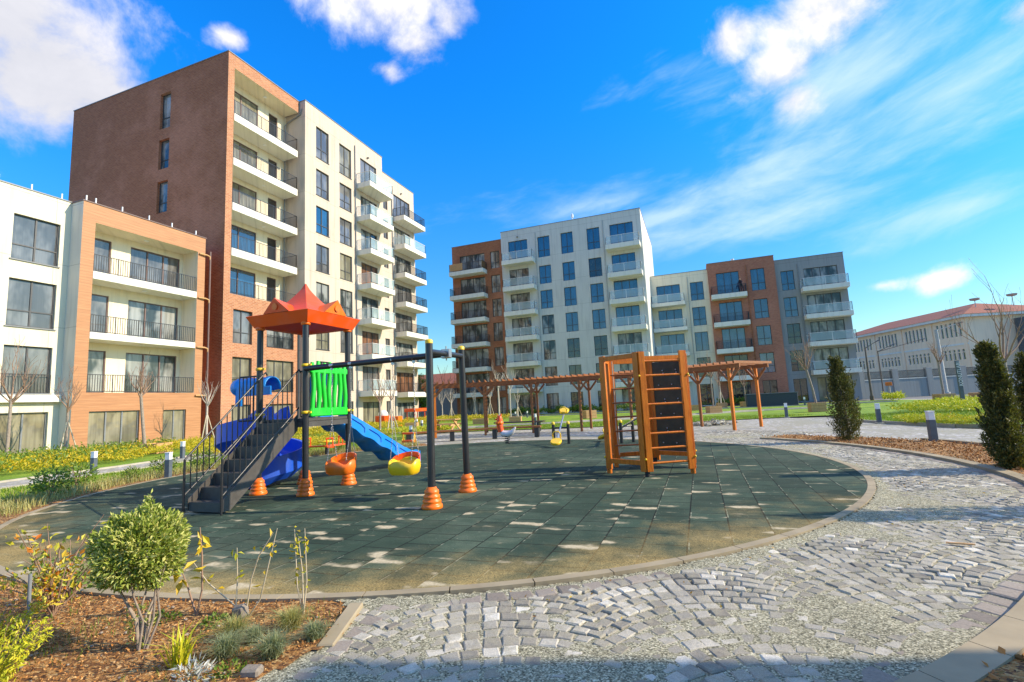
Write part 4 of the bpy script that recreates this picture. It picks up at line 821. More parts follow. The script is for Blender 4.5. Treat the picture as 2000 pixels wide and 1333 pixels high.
for k in range(4):
    a = k*math.pi/2; ox, oy = math.cos(a), math.sin(a); tx, ty = -oy, ox; c = Vector((-7.435, 8.0, 0)); o_ = Vector((ox, oy, 0)); t_ = Vector((tx, ty, 0))
    mb = MB(); f = .77; A = c+o_*f-t_*.32+Vector((0, 0, 3.45)); B_ = c+o_*f+t_*.32+Vector((0, 0, 3.45)); Pk = c+o_*(f+.05)+Vector((0, 0, 3.73)); In = c+o_*.36+Vector((0, 0, 3.66)); iL, iR = c+o_*.5-t_*.22+Vector((0, 0, 3.50)), c+o_*.5+t_*.22+Vector((0, 0, 3.50))
    mb.add([A, B_, Pk, In, iL, iR], [(0, 2, 3, 4), (1, 5, 3, 2), (0, 1, 2)]); mb.build('roof_gable', 'plastic_orange' if k == 0 else 'plastic_red', rf)  # gable towards the sun is orange: sunlight put into its colour
    mb = MB(); q = c+o_*(f+.04)+Vector((0, 0, 3.56)); V = [q+t_*(.065*math.cos(u))+Vector((0, 0, .065*math.sin(u)))+o_*(.035*math.sin(u)*.2) for u in np.linspace(0, 2*math.pi, 17)[:-1]]; mb.add(V, [tuple(range(16))]); mb.build('roof_badge', 'plastic_orange', rf)
# deck
mb = MB(); mb.box(PX0-.02, PX1+.02, PY0-.02, PY1+.02, 1.36, 1.42, bev=.006); mb.box(PX0+.05, PX1-.05, PY0-.03, PY0+.02, 1.26, 1.357); mb.box(PX0+.05, PX1-.05, PY1-.02, PY1+.03, 1.26, 1.357); mb.box(PX1-.02, PX1+.03, PY0+.05, PY1-.05, 1.26, 1.357); mb.box(PX0-.03, PX0+.02, PY0+.05, PY1-.05, 1.26, 1.357); mb.build('deck', 'metal_step', T)
# green barrier on the right side
mb = MB(); x = PX1+.03
mb.box(x-.03, x+.04, PY0+.08, PY1-.08, 1.44, 1.60, bev=.02); mb.box(x-.03, x+.04, PY0+.08, PY1-.08, 2.26, 2.38, bev=.02)
for k in range(7):
    yc = PY0+.15+k*.15; P = [(x+.005, yc+.02*math.sin(z*7+k*1.3), z) for z in np.linspace(1.5, 2.47+.03*(k % 2), 12)]
    mb.tube(P, [.045]*11+[.03], 8)
mb.build('barrier', 'plastic_green', T)
# blue arch panel over the slides
for (p0, p1, nm) in (((PX0+.08, PY1+.03), (PX1-.08, PY1+.03), 'plastic_cyan'),):
    mb = MB(); N_ = 14; a, c = Vector((*p0, 0)), Vector((*p1, 0))
    for i in range(N_):
        u0, u1 = i/N_, (i+1)/N_; z0, z1 = [2.28+.2*math.sin(math.pi*u) for u in (u0, u1)]; q0, q1 = a.lerp(c, u0), a.lerp(c, u1)
        zb = lambda u: 1.42 if (u < .17 or u > .83) else 2.08
        zz = zb((u0+u1)/2); mb.add([(q0.x, q0.y, zz), (q1.x, q1.y, zz), (q1.x, q1.y, z1), (q0.x, q0.y, z0), (q0.x, q0.y+.05, zz), (q1.x, q1.y+.05, zz), (q1.x, q1.y+.05, z1), (q0.x, q0.y+.05, z0)], [(0, 1, 2, 3), (4, 7, 6, 5), (3, 2, 6, 7), (0, 4, 5, 1)])
    mb.build('slide_hood', 'plastic_blue', T)
# straight wavy slide
def sweep_u(path, wd, wall, mat, name, parent, wavy=0.0, side=None, th=.03, nb=9, deep=.14):
    mb = MB(); secs = []; n = len(path)
    for i, p in enumerate(path):
        p = Vector(p); d = (Vector(path[min(i+1, n-1)])-Vector(path[max(i-1, 0)])).normalized(); s_ = d.cross(Vector((0, 0, 1))).normalized(); u = s_.cross(d)
        wv = wavy*(.5+.5*math.sin(i*2*math.pi/6)); W = wd/2; inner = []; outer = []
        for k in range(nb):
            a = math.pi*k/(nb-1); cx_ = -W*math.cos(a); cz = -min(.1, W)*math.sin(a)
            inner.append(p+s_*cx_+u*(cz+.0))
        inner = [p-s_*W+u*wall]+inner+[p+s_*W+u*wall]
        wo = W+.05; dd = -deep-wv
        outer = [p+s_*(W+.05)+u*(wall+.01), p+s_*(wo+.015)+u*(dd*.45), p+s_*(W-.08)+u*dd, p-s_*(W-.08)+u*dd, p-s_*(wo+.015)+u*(dd*.45), p-s_*(W+.05)+u*(wall+.01)]
        secs.append(inner+outer)
    m_ = len(secs[0])
    V = [q for s_ in secs for q in s_]; F = []
    for i in range(n-1):
        for k in range(m_): F.append((i*m_+k, i*m_+(k+1) % m_, (i+1)*m_+(k+1) % m_, (i+1)*m_+k))
    mb.add(V, F, 0, True); mb.add(secs[0], [tuple(range(m_))]); mb.add(secs[-1], [tuple(range(m_))[::-1]])
    o = mb.build(name, mat, parent); e = o.modifiers.new('edge', 'EDGE_SPLIT'); e.split_angle = rad(40); return o
path = []
for i in range(31):
    f = i/30; y = 8.64+f*3.35; zz = 1.40-1.22*(1-(1-min(1, f/.86))**1.0)*1.0 if f < .86 else .18-.02*(f-.86)/.14
    if .76 < f < .96: zz = .18+1.22*max(0, (.86-f))/.86*.9+.03
    path.append((-7.4-.10*f, y, zz))
sweep_u(path, .46, .19, 'plastic_blue', 'slide', T, .09)
# raised line decoration on the slide flank
mb = MB()
for k in range(4):
    f0 = .12+k*.19; P = []
    for (df, dz) in ((0, .10), (.10, .10), (.135, .06), (.135, -.04)):
        f = min(.85, f0+df); P.append((-7.4-.1*f+.30, 8.64+f*3.35, 1.40-1.22*f/.86+dz+.02))
    mb.tube(P, .008, 5)
mb.build('slide_trim', 'plastic_navy', T)
# spiral slide on the left
def helix(r, a0, a1, z0, z1, n, c=(-9.1, 8.5)): return [(c[0]+r*math.cos(rad(a0+(a1-a0)*i/n)), c[1]+r*math.sin(rad(a0+(a1-a0)*i/n)), z0+(z1-z0)*i/n) for i in range(n+1)]
hp = [(-8.02, 8.0, 1.42), (-8.25, 7.95, 1.38)]+helix(.60, -40, -447, 1.26, .22, 60)+[(-9.3, 7.86, .16)]
o = sweep_u(hp, .48, .26, 'plastic_navy', 'spiral_slide', T, .03, deep=.24)
mb = MB(); mb.tube([(-9.1, 8.5, .03), (-9.1, 8.5, 1.25)], .045, 12); mb.build('spiral_post', 'metal_dark', T)
# cyan half tube hood over the spiral entry
mb = MB(); P = []
for i in range(14):
    x = -8.26-i*.07; 
    for k in range(11): a = math.pi*(k/10)*1.12-.19; P.append((x, 7.98+.2*math.cos(a), 2.08+.21*math.sin(a)+.012*math.sin(i*1.6)))
mb.add(P, [(i*11+k, i*11+k+1, (i+1)*11+k+1, (i+1)*11+k) for i in range(13) for k in range(10)], 0, True)
mb.ball((-9.18, 7.98, 2.12), .19, 8); mb.box(-9.04, -8.88, 7.76, 7.79, 1.72, 2.10, bev=.01); mb.box(-8.86, -8.10, 7.76, 7.79, 1.92, 2.10, bev=.01)
o = mb.build('slide_hood', 'plastic_cyan', T); sm_ = o.modifiers.new('t', 'SOLIDIFY'); sm_.thickness = .02
# left side railing panels of the deck
def bars(mb, a, b_, z0, z1, n, r=.011, rail=.016):
    a, b_ = Vector(a), Vector(b_); mb.tube([(*a, z1), (*b_, z1)], rail, 8); mb.tube([(*a, z0), (*b_, z0)], rail, 8)
    for i in range(n): p = a.lerp(b_, i/(n-1)); mb.tube([(*p, z0), (*p, z1)], r, 6)
mb = MB(); bars(mb, (PX0-.02, PY0+.06), (PX0-.5, PY0-.02), 1.42, 2.28, 7); mb.build('deck_railing', 'metal_dark', T)
mb = MB(); bars(mb, (-7.0, PY0+.02), (-7.0, PY0+.4), 1.45, 2.3, 6); mb.build('deck_railing', 'metal_dark', T)
# stairs
SX0, SX1, SY0, SY1, NS = -7.78, -7.06, 5.86, 7.38, 7
mb = MB()
for i in range(NS):
    y = SY0+(SY1-SY0)*i/NS; z1 = 1.36*(i+1)/NS; z0 = 1.36*i/NS+(.05 if i == 0 else 0)
    mb.box(SX0, SX1, y, y+.012, z0, z1-.012); mb.box(SX0, SX1, y, y+(SY1-SY0)/NS+.012, z1-.012, z1)
mb.build('steps', 'metal_step', T)
for sx in (SX0-.02, SX1+.02):
    mb = MB(); V = []
    for x in (sx-.006, sx+.006): V += [(x, SY0-.01, .06), (x, SY0-.01, .24), (x, SY1, 1.50), (x, SY1, 1.20), (x, SY0+.12, .06)]
    mb.add(V, [(0, 1, 2, 3, 4), (9, 8, 7, 6, 5), (0, 5, 6, 1), (1, 6, 7, 2), (2, 7, 8, 3), (3, 8, 9, 4), (4, 9, 5, 0)]); mb.build('stringer', 'metal_step', T)
    mb = MB(); s_ = -.015 if sx < -7.4 else .015; x = sx+s_*2; mb.tube([(x, SY0-.06, .03), (x, SY0-.06, .86)], .019, 8)
    mb.tube([(x, SY0-.06, .86), (x, SY0+.0, .92), (x, SY1-.08, 2.26), (x, SY1, 2.33), (x, SY1+.04, 2.28)], .016, 8); mb.tube([(x, SY0-.06, .30), (x, SY1, 1.62)], .014, 8)
    for i in range(14): f = (i+.6)/14; y = SY0-.02+(SY1-SY0)*f; mb.tube([(x, y, .30+1.32*f+.03), (x, y, .91+1.4*f)], .010, 6)
    mb.build('handrail', 'metal_dark', T)
# ---- swing
W = thing('swing_set', 'black two seat swing frame joined to the play tower, with orange ribbed feet', 'swing', (-5.2, 7.3, 0))
zc = 2.38
for (x, y, tx, ty) in ((-3.84, 6.68, -3.86, 6.76), (-3.9, 8.02, -3.88, 7.92)):
    mb = MB(); mb.tube([(x, y, .03), (tx, ty, 2.52)], .057, 18); mb.build('leg', 'metal_dark', W); cone_foot(W, x, y)
    mb = MB(); mb.lathe((tx, ty, 2.52), [(.06, -.03), (.06, .015), (.04, .035), (.003, .042)], 16); mb.build('cap', 'plastic_yellow', W)
mb = MB(); mb.tube([(-3.86, 6.76, zc-.02), (-3.88, 7.92, zc)], .048, 16); mb.build('crossbar', 'metal_dark', W)
mb = MB(); mb.tube([(-6.86, 7.38, 2.34), (-3.82, 7.34, zc-.01)], .052, 16); mb.build('beam', 'metal_dark', W)
mb = MB(); mb.box(-3.95, -3.79, 7.29, 7.39, 2.30, 2.45, bev=.01); mb.tube([(-3.87, 7.34, 2.26), (-3.87, 7.34, 2.5)], .012, 6); mb.build('clamp', 'steel', W)
def chain(parent, a, b_):
    a, b_ = Vector(a), Vector(b_); L = (b_-a).length; n = int(L/.032); mb = MB(); d = (b_-a).normalized()
    for i in range(n):
        p = a+d*(L*(i+.5)/n); sx = Vector((1, 0, 0)) if i % 2 else Vector((0, 1, 0)); sx = (sx-d*sx.dot(d)).normalized(); h = .021
        P = [p+sx*(.009*math.cos(u))+d*(h*math.sin(u)) for u in np.linspace(0, 2*math.pi, 7)]; mb.tube(P, .0032, 4, cap=False)
    mb.build('chain', 'steel', parent)
def bucket(cx, cy, z, fr, bk):
    s_ = None; mb = MB(); n = 28; prof = []
    def wallpt(a, zz, r=1.0): return (cx+.26*r*math.copysign(abs(math.cos(a))**.6, math.cos(a)), cy+.19*r*math.copysign(abs(math.sin(a))**.7, math.sin(a)), zz)
    top = [z+.215+.03*math.cos(4*a)+.02*math.sin(a) for a in np.linspace(0, 2*math.pi, n+1)[:-1]]
    A = list(np.linspace(0, 2*math.pi, n+1)[:-1]); R_ = [[wallpt(a, z+.0, .80) for a in A], [wallpt(a, z+.03, .93) for a in A], [wallpt(a, z+.12, 1.02) for a in A], [wallpt(a, tt, 1.0) for a, tt in zip(A, top)], [wallpt(a, tt+.008, .93) for a, tt in zip(A, top)], [wallpt(a, z+.12, .88) for a in A], [wallpt(a, z+.04, .8) for a in A]]
    V = [p for r in R_ for p in r]; F = [(i*n+k, i*n+(k+1) % n, (i+1)*n+(k+1) % n, (i+1)*n+k) for i in range(6) for k in range(n)]; mb.add(V, F, 0, True); mb.add(R_[0], [tuple(range(n))]); mb.add(R_[6], [tuple(range(n))])
    o = mb.build('seat', fr, W)
    mb = MB(); P = [(cx+.25*math.cos(a), cy+.215*math.sin(a)+.02, z+.16+.09*math.sin(a)) for a in np.linspace(.1, math.pi-.1, 12)]
    V = []
    for p in P: V += [p, (p[0], p[1], p[2]+.10), (p[0]*1, p[1]+.03, p[2]+.10), (p[0], p[1]+.03, p[2])]
    mb.add(V, [(4*i+k, 4*i+(k+1) % 4, 4*i+4+(k+1) % 4, 4*i+4+k) for i in range(11) for k in range(4)], 0, False); mb.build('seat_back', bk, o)
    return o
for (cx, fr, bk) in ((-6.02, 'plastic_orange', 'plastic_orange'), (-4.72, 'plastic_yellow', 'plastic_red')):
    bucket(cx, 7.33, .42, fr, bk)
    for s_ in (-.21, .21):
        zt = 2.29; chain(W, (cx+s_, 7.36, zt), (cx+s_*1.0, 7.355, 1.30)); chain(W, (cx+s_, 7.355, 1.30), (cx+s_*.95, 7.22, .66)); chain(W, (cx+s_, 7.355, 1.30), (cx+s_*.95, 7.47, .70))
        mb = MB(); mb.box(cx+s_-.02, cx+s_+.02, 7.34, 7.38, 2.27, 2.33); mb.lathe((cx+s_, 7.36, 2.355), [(.055, -.022), (.060, 0), (.055, .022)], 12); mb.build('hanger', 'steel', W)
# ---- hexagonal climbing frame
CF = thing('climbing_frame', 'orange timber hexagonal climbing frame with rungs, rope ladder and dark climbing wall', 'climbing frame', (-1.03, 10.63, 0))
HX = dict(A=(-1.84, 10.17), B=(-1.03, 9.70), C=(-.20, 10.17), D=(-.20, 11.10), E=(-1.03, 11.56), F=(-1.84, 11.10)); cen_ = Vector((-1.03, 10.63, 0))
def side_dir(p, q): d = (Vector(q)-Vector(p)).normalized(); return Vector((d.x, d.y, 0))
for k, p in HX.items():
    c = Vector((*p, 0)); o_ = (c-cen_).normalized(); t_ = Vector((-o_.y, o_.x, 0))
    # each corner is a pair of planks meeting at an angle
    mb = MB()
    for s_ in (-1, 1):
        dd = (t_*s_-o_*.55).normalized(); n_ = Vector((-dd.y, dd.x, 0)); mb.obox(c+dd*.062+Vector((0, 0, 1.24)), dd, n_, (0, 0, 1), (.058, .026, 1.12), bev=.004)
    mb.build('post', 'wood_orange', CF)
    mb = MB()
    if k in 'BED': mb.tube([c-o_*.04+Vector((0, 0, .03)), c-o_*.04+Vector((0, 0, .17))], .045, 10)
    else: mb.tube([c-o_*.04+Vector((0, 0, .03)), c-o_*.04+Vector((0, 0, .13))], .05, 10)
    mb.build('foot', 'rubber' if k in 'BED' else 'wood_orange', CF)
    mb = MB()
    for z in (.35, 1.9): mb.ball(c+o_*.035+Vector((0, 0, z)), .022, 6)
    mb.build('bolt_cap', 'plastic_yellow', CF)
def hbar(p, q, z, w_=.045, h=.09, nm='rail', ins=.07):
    a, b_ = Vector((*HX[p], z)), Vector((*HX[q], z)); d = (b_-a).normalized(); mb = MB(); mb.obox((a+b_)/2, d, Vector((-d.y, d.x, 0)), (0, 0, 1), ((b_-a).length/2-ins, w_/2, h/2), bev=.004); mb.build(nm, 'wood_orange', CF)
for p, q in ('AB', 'ED', 'FE', 'AF'): hbar(p, q, 2.30)
hbar('B', 'C', 2.30, h=.05) if False else None
for p, q in ('AB', 'FE', 'ED', 'AF'): hbar(p, q, .28)
a, b_ = Vector((*HX['B'], 0)), Vector((*HX['C'], 0)); d = (b_-a).normalized()
for i in range(8): z = .27+i*.272; mb = MB(); mb.tube([a+d*.06+Vector((0, 0, z)), b_-d*.06+Vector((0, 0, z))], .021, 10); mb.build('rung', 'wood_orange', CF)
a, b_ = Vector((*HX['E'], 0)), Vector((*HX['D'], 0)); d = (b_-a).normalized(); n_ = Vector((-d.y, d.x, 0)); mid = (a+b_)/2
mb = MB(); mb.obox(mid+Vector((0, 0, 1.29)), d, n_, (0, 0, 1), ((b_-a).length/2-.10, .012, .96)); mb.build('climbing_wall', 'board_dark', CF)
for i in range(6):
    for s_ in (-1, 1):
        q = mid+d*(s_*.16+(.07 if i % 2 else -.05))-n_*.03+Vector((0, 0, .5+i*.31)); mb = MB(); mb.ball(q, .016, 5)
        if i % 2: mb.ball(q+Vector((.01, 0, -.06)), .016, 5)
        mb.build('climbing_hold', 'steel', CF)
hbar('A', 'E', 2.24, .05, .07, 'top_beam') if False else None
# rope ladder in the middle of the far left side
a, b_ = Vector((-1.72, 10.9, 0)), Vector((-1.22, 11.1, 0))
RLd = (b_-a).normalized()
mb = MB(); mb.bar(Vector((*HX['A'], 2.30)), Vector((*HX['D'], 2.30)), .05, .08); mb.build('top_beam', 'wood_orange', CF)
for q in (a, b_):
    mb = MB(); mb.tube([q+Vector((0, 0, 2.3)), q+Vector((.005, 0, 1.5)), q+Vector((-.01, 0, .9)), q+Vector((.02, .02, .3))], .011, 6); mb.build('rope', 'wood_stake', CF)
for i in range(6): z = .5+i*.30; mb = MB(); mb.tube([a-RLd*.05+Vector((0, 0, z)), b_+RLd*.05+Vector((0, 0, z))], .018, 8); mb.build('ladder_rung', 'wood_brown', CF)
# ---- pergola (arc)
PG = thing('pergola', 'long curved brown timber pergola with slatted top and braced posts', 'pergola', (-5.4, 23.3, 0))
R0, R1_ = 12.3, 14.4; HZ = 2.62
AN = [122.4, 111.2, 100.4, 89.5, 78.4, 68.0, 57.7]
for R_ in (R0, R1_):
    mb = MB(); A = np.linspace(AN[-1]-2.2, AN[0]+2.2, 40)
    for a, b_ in zip(A, A[1:]): p, q = pol(R_, a), pol(R_, b_); mb.bar((*p, HZ-.08), (*q, HZ-.08), .07, .15)
    mb.build('beam', 'wood_brown', PG)
    for a in AN:
        p = pol(R_, a); mb = MB(); mb.obox((p[0], p[1], HZ/2-.05), (math.cos(rad(a)), math.sin(rad(a)), 0), (-math.sin(rad(a)), math.cos(rad(a)), 0), (0, 0, 1), (.055, .055, HZ/2-.09), bev=.008); po = mb.build('post', 'wood_orange' if a > 120 or a < 60 else 'wood_brown', PG)
        mb = MB()
        for s_ in (-1, 1):
            q = pol(R_, a+s_*math.degrees(.42/R_)); mb.bar((p[0]+(q[0]-p[0])*.12, p[1]+(q[1]-p[1])*.12, HZ-.62), (q[0], q[1], HZ-.17), .05, .09)
        sg = 1 if R_ == R0 else -1; q = pol(R_+sg*.42, a); mb.bar((p[0], p[1], HZ-.62), (q[0], q[1], HZ-.1), .05, .07); mb.build('brace', 'wood_brown', po)
for i, a in enumerate(np.linspace(AN[-1]-2.0, AN[0]+2.0, 52)):
    p, q = pol(R0-.35, a), pol(R1_+.35, a); mb = MB(); mb.bar((*p, HZ+.05), (*q, HZ+.05), .06, .1, bev=.006); mb.build('rafter', 'wood_brown', PG)
# ---- curved bench and straight bench
BN = thing('park_bench', 'long curved brown plank bench on dark square legs at the playground edge', 'bench', (*pol(10.3, 112), 0))
mb = MB(); A = np.linspace(97, 131, 22)
for a, b_ in zip(A, A[1:]): p, q = pol(10.35, a), pol(10.35, b_); mb.bar((*p, .44), (*q, .44), .36, .07)
mb.build('seat', 'wood_brown', BN)
for a in (98, 108.5, 119, 129.5):
    p = pol(10.35, a); mb = MB(); mb.obox((p[0], p[1], .2), (math.cos(rad(a)), math.sin(rad(a)), 0), (-math.sin(rad(a)), math.cos(rad(a)), 0), (0, 0, 1), (.16, .10, .2), bev=.01); mb.build('leg', 'metal_dark', BN)
BN2 = thing('park_bench', 'straight dark plank bench under the pergola behind the curved one', 'bench', (-8.8, 24.6, 0))
mb = MB(); mb.box(-10.2, -7.5, 24.35, 24.8, .5, .57, bev=.01); mb.build('seat', 'wood_dark', BN2)
for x in (-10.0, -7.8):
    mb = MB(); mb.box(x-.05, x+.05, 24.4, 24.75, .03, .5); mb.build('leg', 'metal_dark', BN2)
# ---- seesaws
def seesaw(loc, ang, tilt, label, name='seesaw', L=1.35):
    s_ = thing(name, label, 'seesaw', loc); x0, y0, _ = loc; d = Vector((math.cos(ang), math.sin(ang), 0)); n_ = Vector((-d.y, d.x, 0)); c = Vector(loc)
    for g_ in (-1, 1):
        p = c+n_*(.26*g_); mb = MB(); mb.tube([p+Vector((0, 0, 0)), p+Vector((0, 0, .72))], .055, 12); po = mb.build('post', 'metal_dark', s_)
        mb = MB(); mb.lathe(p+Vector((0, 0, .72)), [(.06, -.02), (.066, .03), (.04, .07), (.003, .08)], 12); mb.build('cap', 'plastic_yellow', po)
    mb = MB(); mb.tube([c-n_*.26+Vector((0, 0, .58)), c+n_*.26+Vector((0, 0, .58))], .03, 10); mb.build('crossbar', 'metal_dark', s_)
    v = (d*math.cos(tilt)+Vector((0, 0, math.sin(tilt)))); m_ = c+Vector((0, 0, .62)); a, b_ = m_-v*L, m_+v*L
    mb = MB(); mb.tube([a, b_], .032, 10); mb.build('beam', 'steel', s_)
    for q, sg in ((a, 1), (b_, -1)):
        st = MB(); e = q+v*(.05*sg); up = v.cross(n_)*-1
        if up.z < 0: up = -up
        V = []; n2 = 18
        for (rr, hh) in ((.17, .02), (.19, .07), (.17, .10)):
            for k in range(n2): u = 2*math.pi*k/n2; V.append(e+v*(sg*rr*1.25*math.cos(u))+n_*(rr*math.sin(u))+up*hh)
        st.add(V, [(i*n2+k, i*n2+(k+1) % n2, (i+1)*n2+(k+1) % n2, (i+1)*n2+k) for i in range(2) for k in range(n2)], 0, True); st.add(V[-n2:], [tuple(range(n2))]); st.add(V[:n2], [tuple(range(n2))[::-1]])
        so_ = st.build('seat', 'plastic_yellow', s_)
        h = MB(); w0 = e+v*(sg*.24)+up*.06; P = [w0+n_*(-.13), w0+n_*(-.13)+up*.16, w0+n_*(-.07)+up*.24, w0+n_*.07+up*.24, w0+n_*.13+up*.16, w0+n_*.13]; h.tube(P, .02, 8); h.build('handle', 'plastic_yellow', so_)
    return s_
seesaw((-4.62, 17.05, 0), rad(97), rad(21), 'yellow and black seesaw, its near seat down, left of the climbing frame')
seesaw((-2.35, 17.0, 0), rad(140), rad(-22), 'second seesaw seen through the timber climbing frame')
# ---- spring rider
SR = thing('spring_rider', 'red and pink animal shaped spring rider with an orange band', 'spring rider', (-6.85, 17.6, 0))
mb = MB(); P = [(-6.85+.09*math.cos(u), 17.6+.09*math.sin(u), .03+.32*u/(2*math.pi*4.5)) for u in np.linspace(0, 2*math.pi*4.5, 70)]; mb.tube(P, .016, 6); mb.build('spring', 'metal_dark', SR)
def blobby(prof_pts, r, name, mat, par): m_ = MB(); m_.tube(prof_pts, r, 12); m_.build(name, mat, par)
blobby([(-6.5, 17.6, .62), (-6.62, 17.6, .46), (-6.8, 17.6, .38), (-7.0, 17.6, .40), (-7.12, 17.6, .52)], [.03, .09, .13, .12, .06], 'body', 'plastic_white', SR)
blobby([(-7.08, 17.6, .46), (-7.13, 17.6, .7), (-7.12, 17.6, .95), (-7.1, 17.6, 1.06)], [.11, .12, .11, .05], 'neck', 'plastic_red', SR)
mb = MB(); mb.lathe((-7.13, 17.6, .74), [(.125, 0), (.15, .03), (.15, .09), (.125, .12)], 14, cap=False); mb.tube([(-7.13, 17.42, .8), (-7.13, 17.78, .8)], .03, 8); mb.build('handle', 'plastic_orange', SR)
mb = MB(); mb.tube([(-7.1, 17.6, 1.0), (-7.05, 17.6, 1.14)], [.05, .02], 8); mb.tube([(-7.16, 17.6, .98), (-7.2, 17.6, 1.1)], [.04, .02], 8); mb.tube([(-7.2, 17.6, .95), (-7.34, 17.6, .92)], [.05, .01], 8); mb.build('crest', 'plastic_red', SR)
# ---- small carousel behind the tower and a small red and yellow play bench
CR = thing('carousel', 'small red carousel with a yellow disc, half hidden behind the tower post', 'carousel', (-12.6, 14.6, 0))
c = Vector((-12.6, 14.6, 0)); mb = MB(); mb.tube([c, c+Vector((0, 0, .35))], .06, 10); mb.build('pivot', 'metal_dark', CR)
for k in range(3):
    a = rad(200+k*120); d = Vector((math.cos(a), math.sin(a), 0)); n_ = Vector((-d.y, d.x, 0)); mb = MB(); mb.bar(c+d*.1+Vector((0, 0, .33)), c+d*.85+Vector((0, 0, .33)), .22, .05); ar = mb.build('arm', 'plastic_red', CR)
    mb = MB()
    for s_ in (-1, 1): mb.tube([c+d*.62+n_*(.1*s_)+Vector((0, 0, .34)), c+d*.62+n_*(.1*s_)+Vector((0, 0, .62))], .02, 8)
    mb.tube([c+d*.62-n_*.13+Vector((0, 0, .62)), c+d*.62+n_*.13+Vector((0, 0, .62))], .024, 8); mb.build('handle', 'plastic_red', ar)
mb = MB(); mb.lathe(c+Vector((0, 0, .46)), [(.02, -.1), (.03, 0), (.27, .01), (.27, .05), (.02, .06)], 20); mb.build('table', 'plastic_yellow', CR)
PB = thing('swing_bench', 'small play bench with red seat and yellow frame beyond the yellow swing', 'play bench', (-11.35, 18.0, 0))
x0, y0 = -11.35, 18.0
mb = MB()
for s_ in (-.28, .28):
    mb.tube([(x0+s_, y0-.12, .0), (x0+s_, y0, .52), (x0+s_, y0+.12, .0)], .022, 8)
mb.build('frame', 'plastic_yellow', PB); mb = MB(); mb.box(x0-.26, x0+.26, y0-.12, y0+.1, .12, .22, bev=.01); mb.build('seat', 'plastic_red', PB); mb = MB(); mb.tube([(x0-.3, y0, .5), (x0+.3, y0, .5)], .03, 8); mb.build('crossbar', 'plastic_red', PB)
# ---- picnic table behind the swing
PT = thing('picnic_table', 'pale rough timber picnic table on crossed legs behind the curved bench', 'picnic table', (-14.2, 26.6, 0))
x0, y0 = -14.2, 26.6
mb = MB(); mb.box(x0-.8, x0+.8, y0-.35, y0+.35, .72, .77, bev=.01); mb.build('table_top', 'wood_crate', PT)
for s_ in (-.6, .6):
    mb = MB(); mb.bar((x0+s_, y0-.65, .03), (x0+s_, y0+.3, .72), .06, .09); mb.bar((x0+s_+.065, y0+.65, .03), (x0+s_+.065, y0-.3, .72), .06, .09); mb.bar((x0+s_, y0-.75, .42), (x0+s_, y0+.75, .42), .05, .08); mb.build('leg', 'wood_crate', PT)
for s_ in (-.7, .7): mb = MB(); mb.box(x0-.8, x0+.8, y0+s_-.13, y0+s_+.13, .465, .505, bev=.01); mb.build('seat', 'wood_crate', PT)
KI = thing('play_house', 'small red and orange play house with a white dome beside the cream block', 'play house', (-26.2, 37.5, 0))
x0, y0 = -26.2, 37.5
mb = MB(); mb.box(x0-.5, x0+.5, y0-.5, y0+.5, 0, 1.0, bev=.03); mb.build('body', 'plastic_red', KI); mb = MB(); mb.ball((x0, y0, 1.05), .45, 10); mb.build('dome', 'slab_white', KI); mb = MB(); mb.box(x0+.7, x0+1.4, y0+.2, y0+.9, 0, .9, bev=.03); mb.build('side_box', 'plastic_orange', KI); mb = MB(); mb.box(x0+.6, x0+1.8, y0+2.4, y0+4.6, 1.2, 1.5, bev=.03); [mb.tube([(x0+a, y0+b_, 0), (x0+a, y0+b_, 1.2)], .04, 6) for a in (.8, 1.6) for b_ in (2.6, 4.4)]; mb.build('canopy', 'plastic_red', KI)
# ================================================================== STREET FURNITURE
bo = thing('bollard_light', 'x', 'bollard', (5.47, 15.78, 0), 'bollard lights along the paths')
mb = MB(); mb.box(-.075, .075, -.075, .075, 0, .56, bev=.006); mb.build('body', 'bollard_grey', bo, local=True)
mb = MB(); mb.box(-.07, .07, -.07, .07, .562, .76, bev=.006); mb.build('lamp_head', 'white_paint', bo, local=True)
mb = MB(); mb.box(-.078, .078, -.078, .078, .762, .785, bev=.004); mb.build('lamp_cap', 'white_paint', bo, local=True)
mb = MB(); mb.box(-.13, .13, -.13, .13, -.02, .03, bev=.004); mb.build('base', 'concrete', bo, local=True)
BL = [((5.47, 15.78), 'white topped bollard light standing in the brown bed between the two conifers', 8), ((6.63, 23.96), 'white topped bollard light at the corner where the curved path meets the right hedge', 0),
      ((4.37, 31.02), 'bollard light on the far lawn edge between pergola end and tree with a crate', 0), ((8.9, 52.0), 'tiny bollard light beside the dark box cabinet before the grey block', 0),
      ((-13.22, 9.35), 'bollard light at the left kerb of the green tiles, nearest the black stairs', 20), ((-17.58, 10.11), 'bollard light beside the left path, farthest left of all', 15), ((-18.9, 13.9), 'bollard light between wooden crate and brick tower corner', 10),
      ((-13.3, 21.3), 'bollard light seen through the swing chains above the red and yellow play bench', 0), ((-21.0, 34.5), 'left one of the bollard light pair in front of the cream block', 0), ((-17.8, 29.9), 'right one of the bollard light pair in front of the cream block', 0),
      ((-9.9, 30.5), 'bollard light on the lawn just behind a pergola post', 0), ((-22.5, 46), 'far bollard light between pergola posts before the dark brick block', 0), ((-17.3, 47), 'small bollard light behind the red spring rider, left of two', 0), ((-16.4, 48), 'small bollard light behind the red spring rider, right of two', 0)]
for i, (p, lab, rz) in enumerate(BL):
    if i == 0: bo.rotation_euler = (0, 0, rad(rz)); bo['label'] = lab
    else: dup(bo, (*p, 0), lab, rad(rz), .86 if p[0] < -12 else 1)
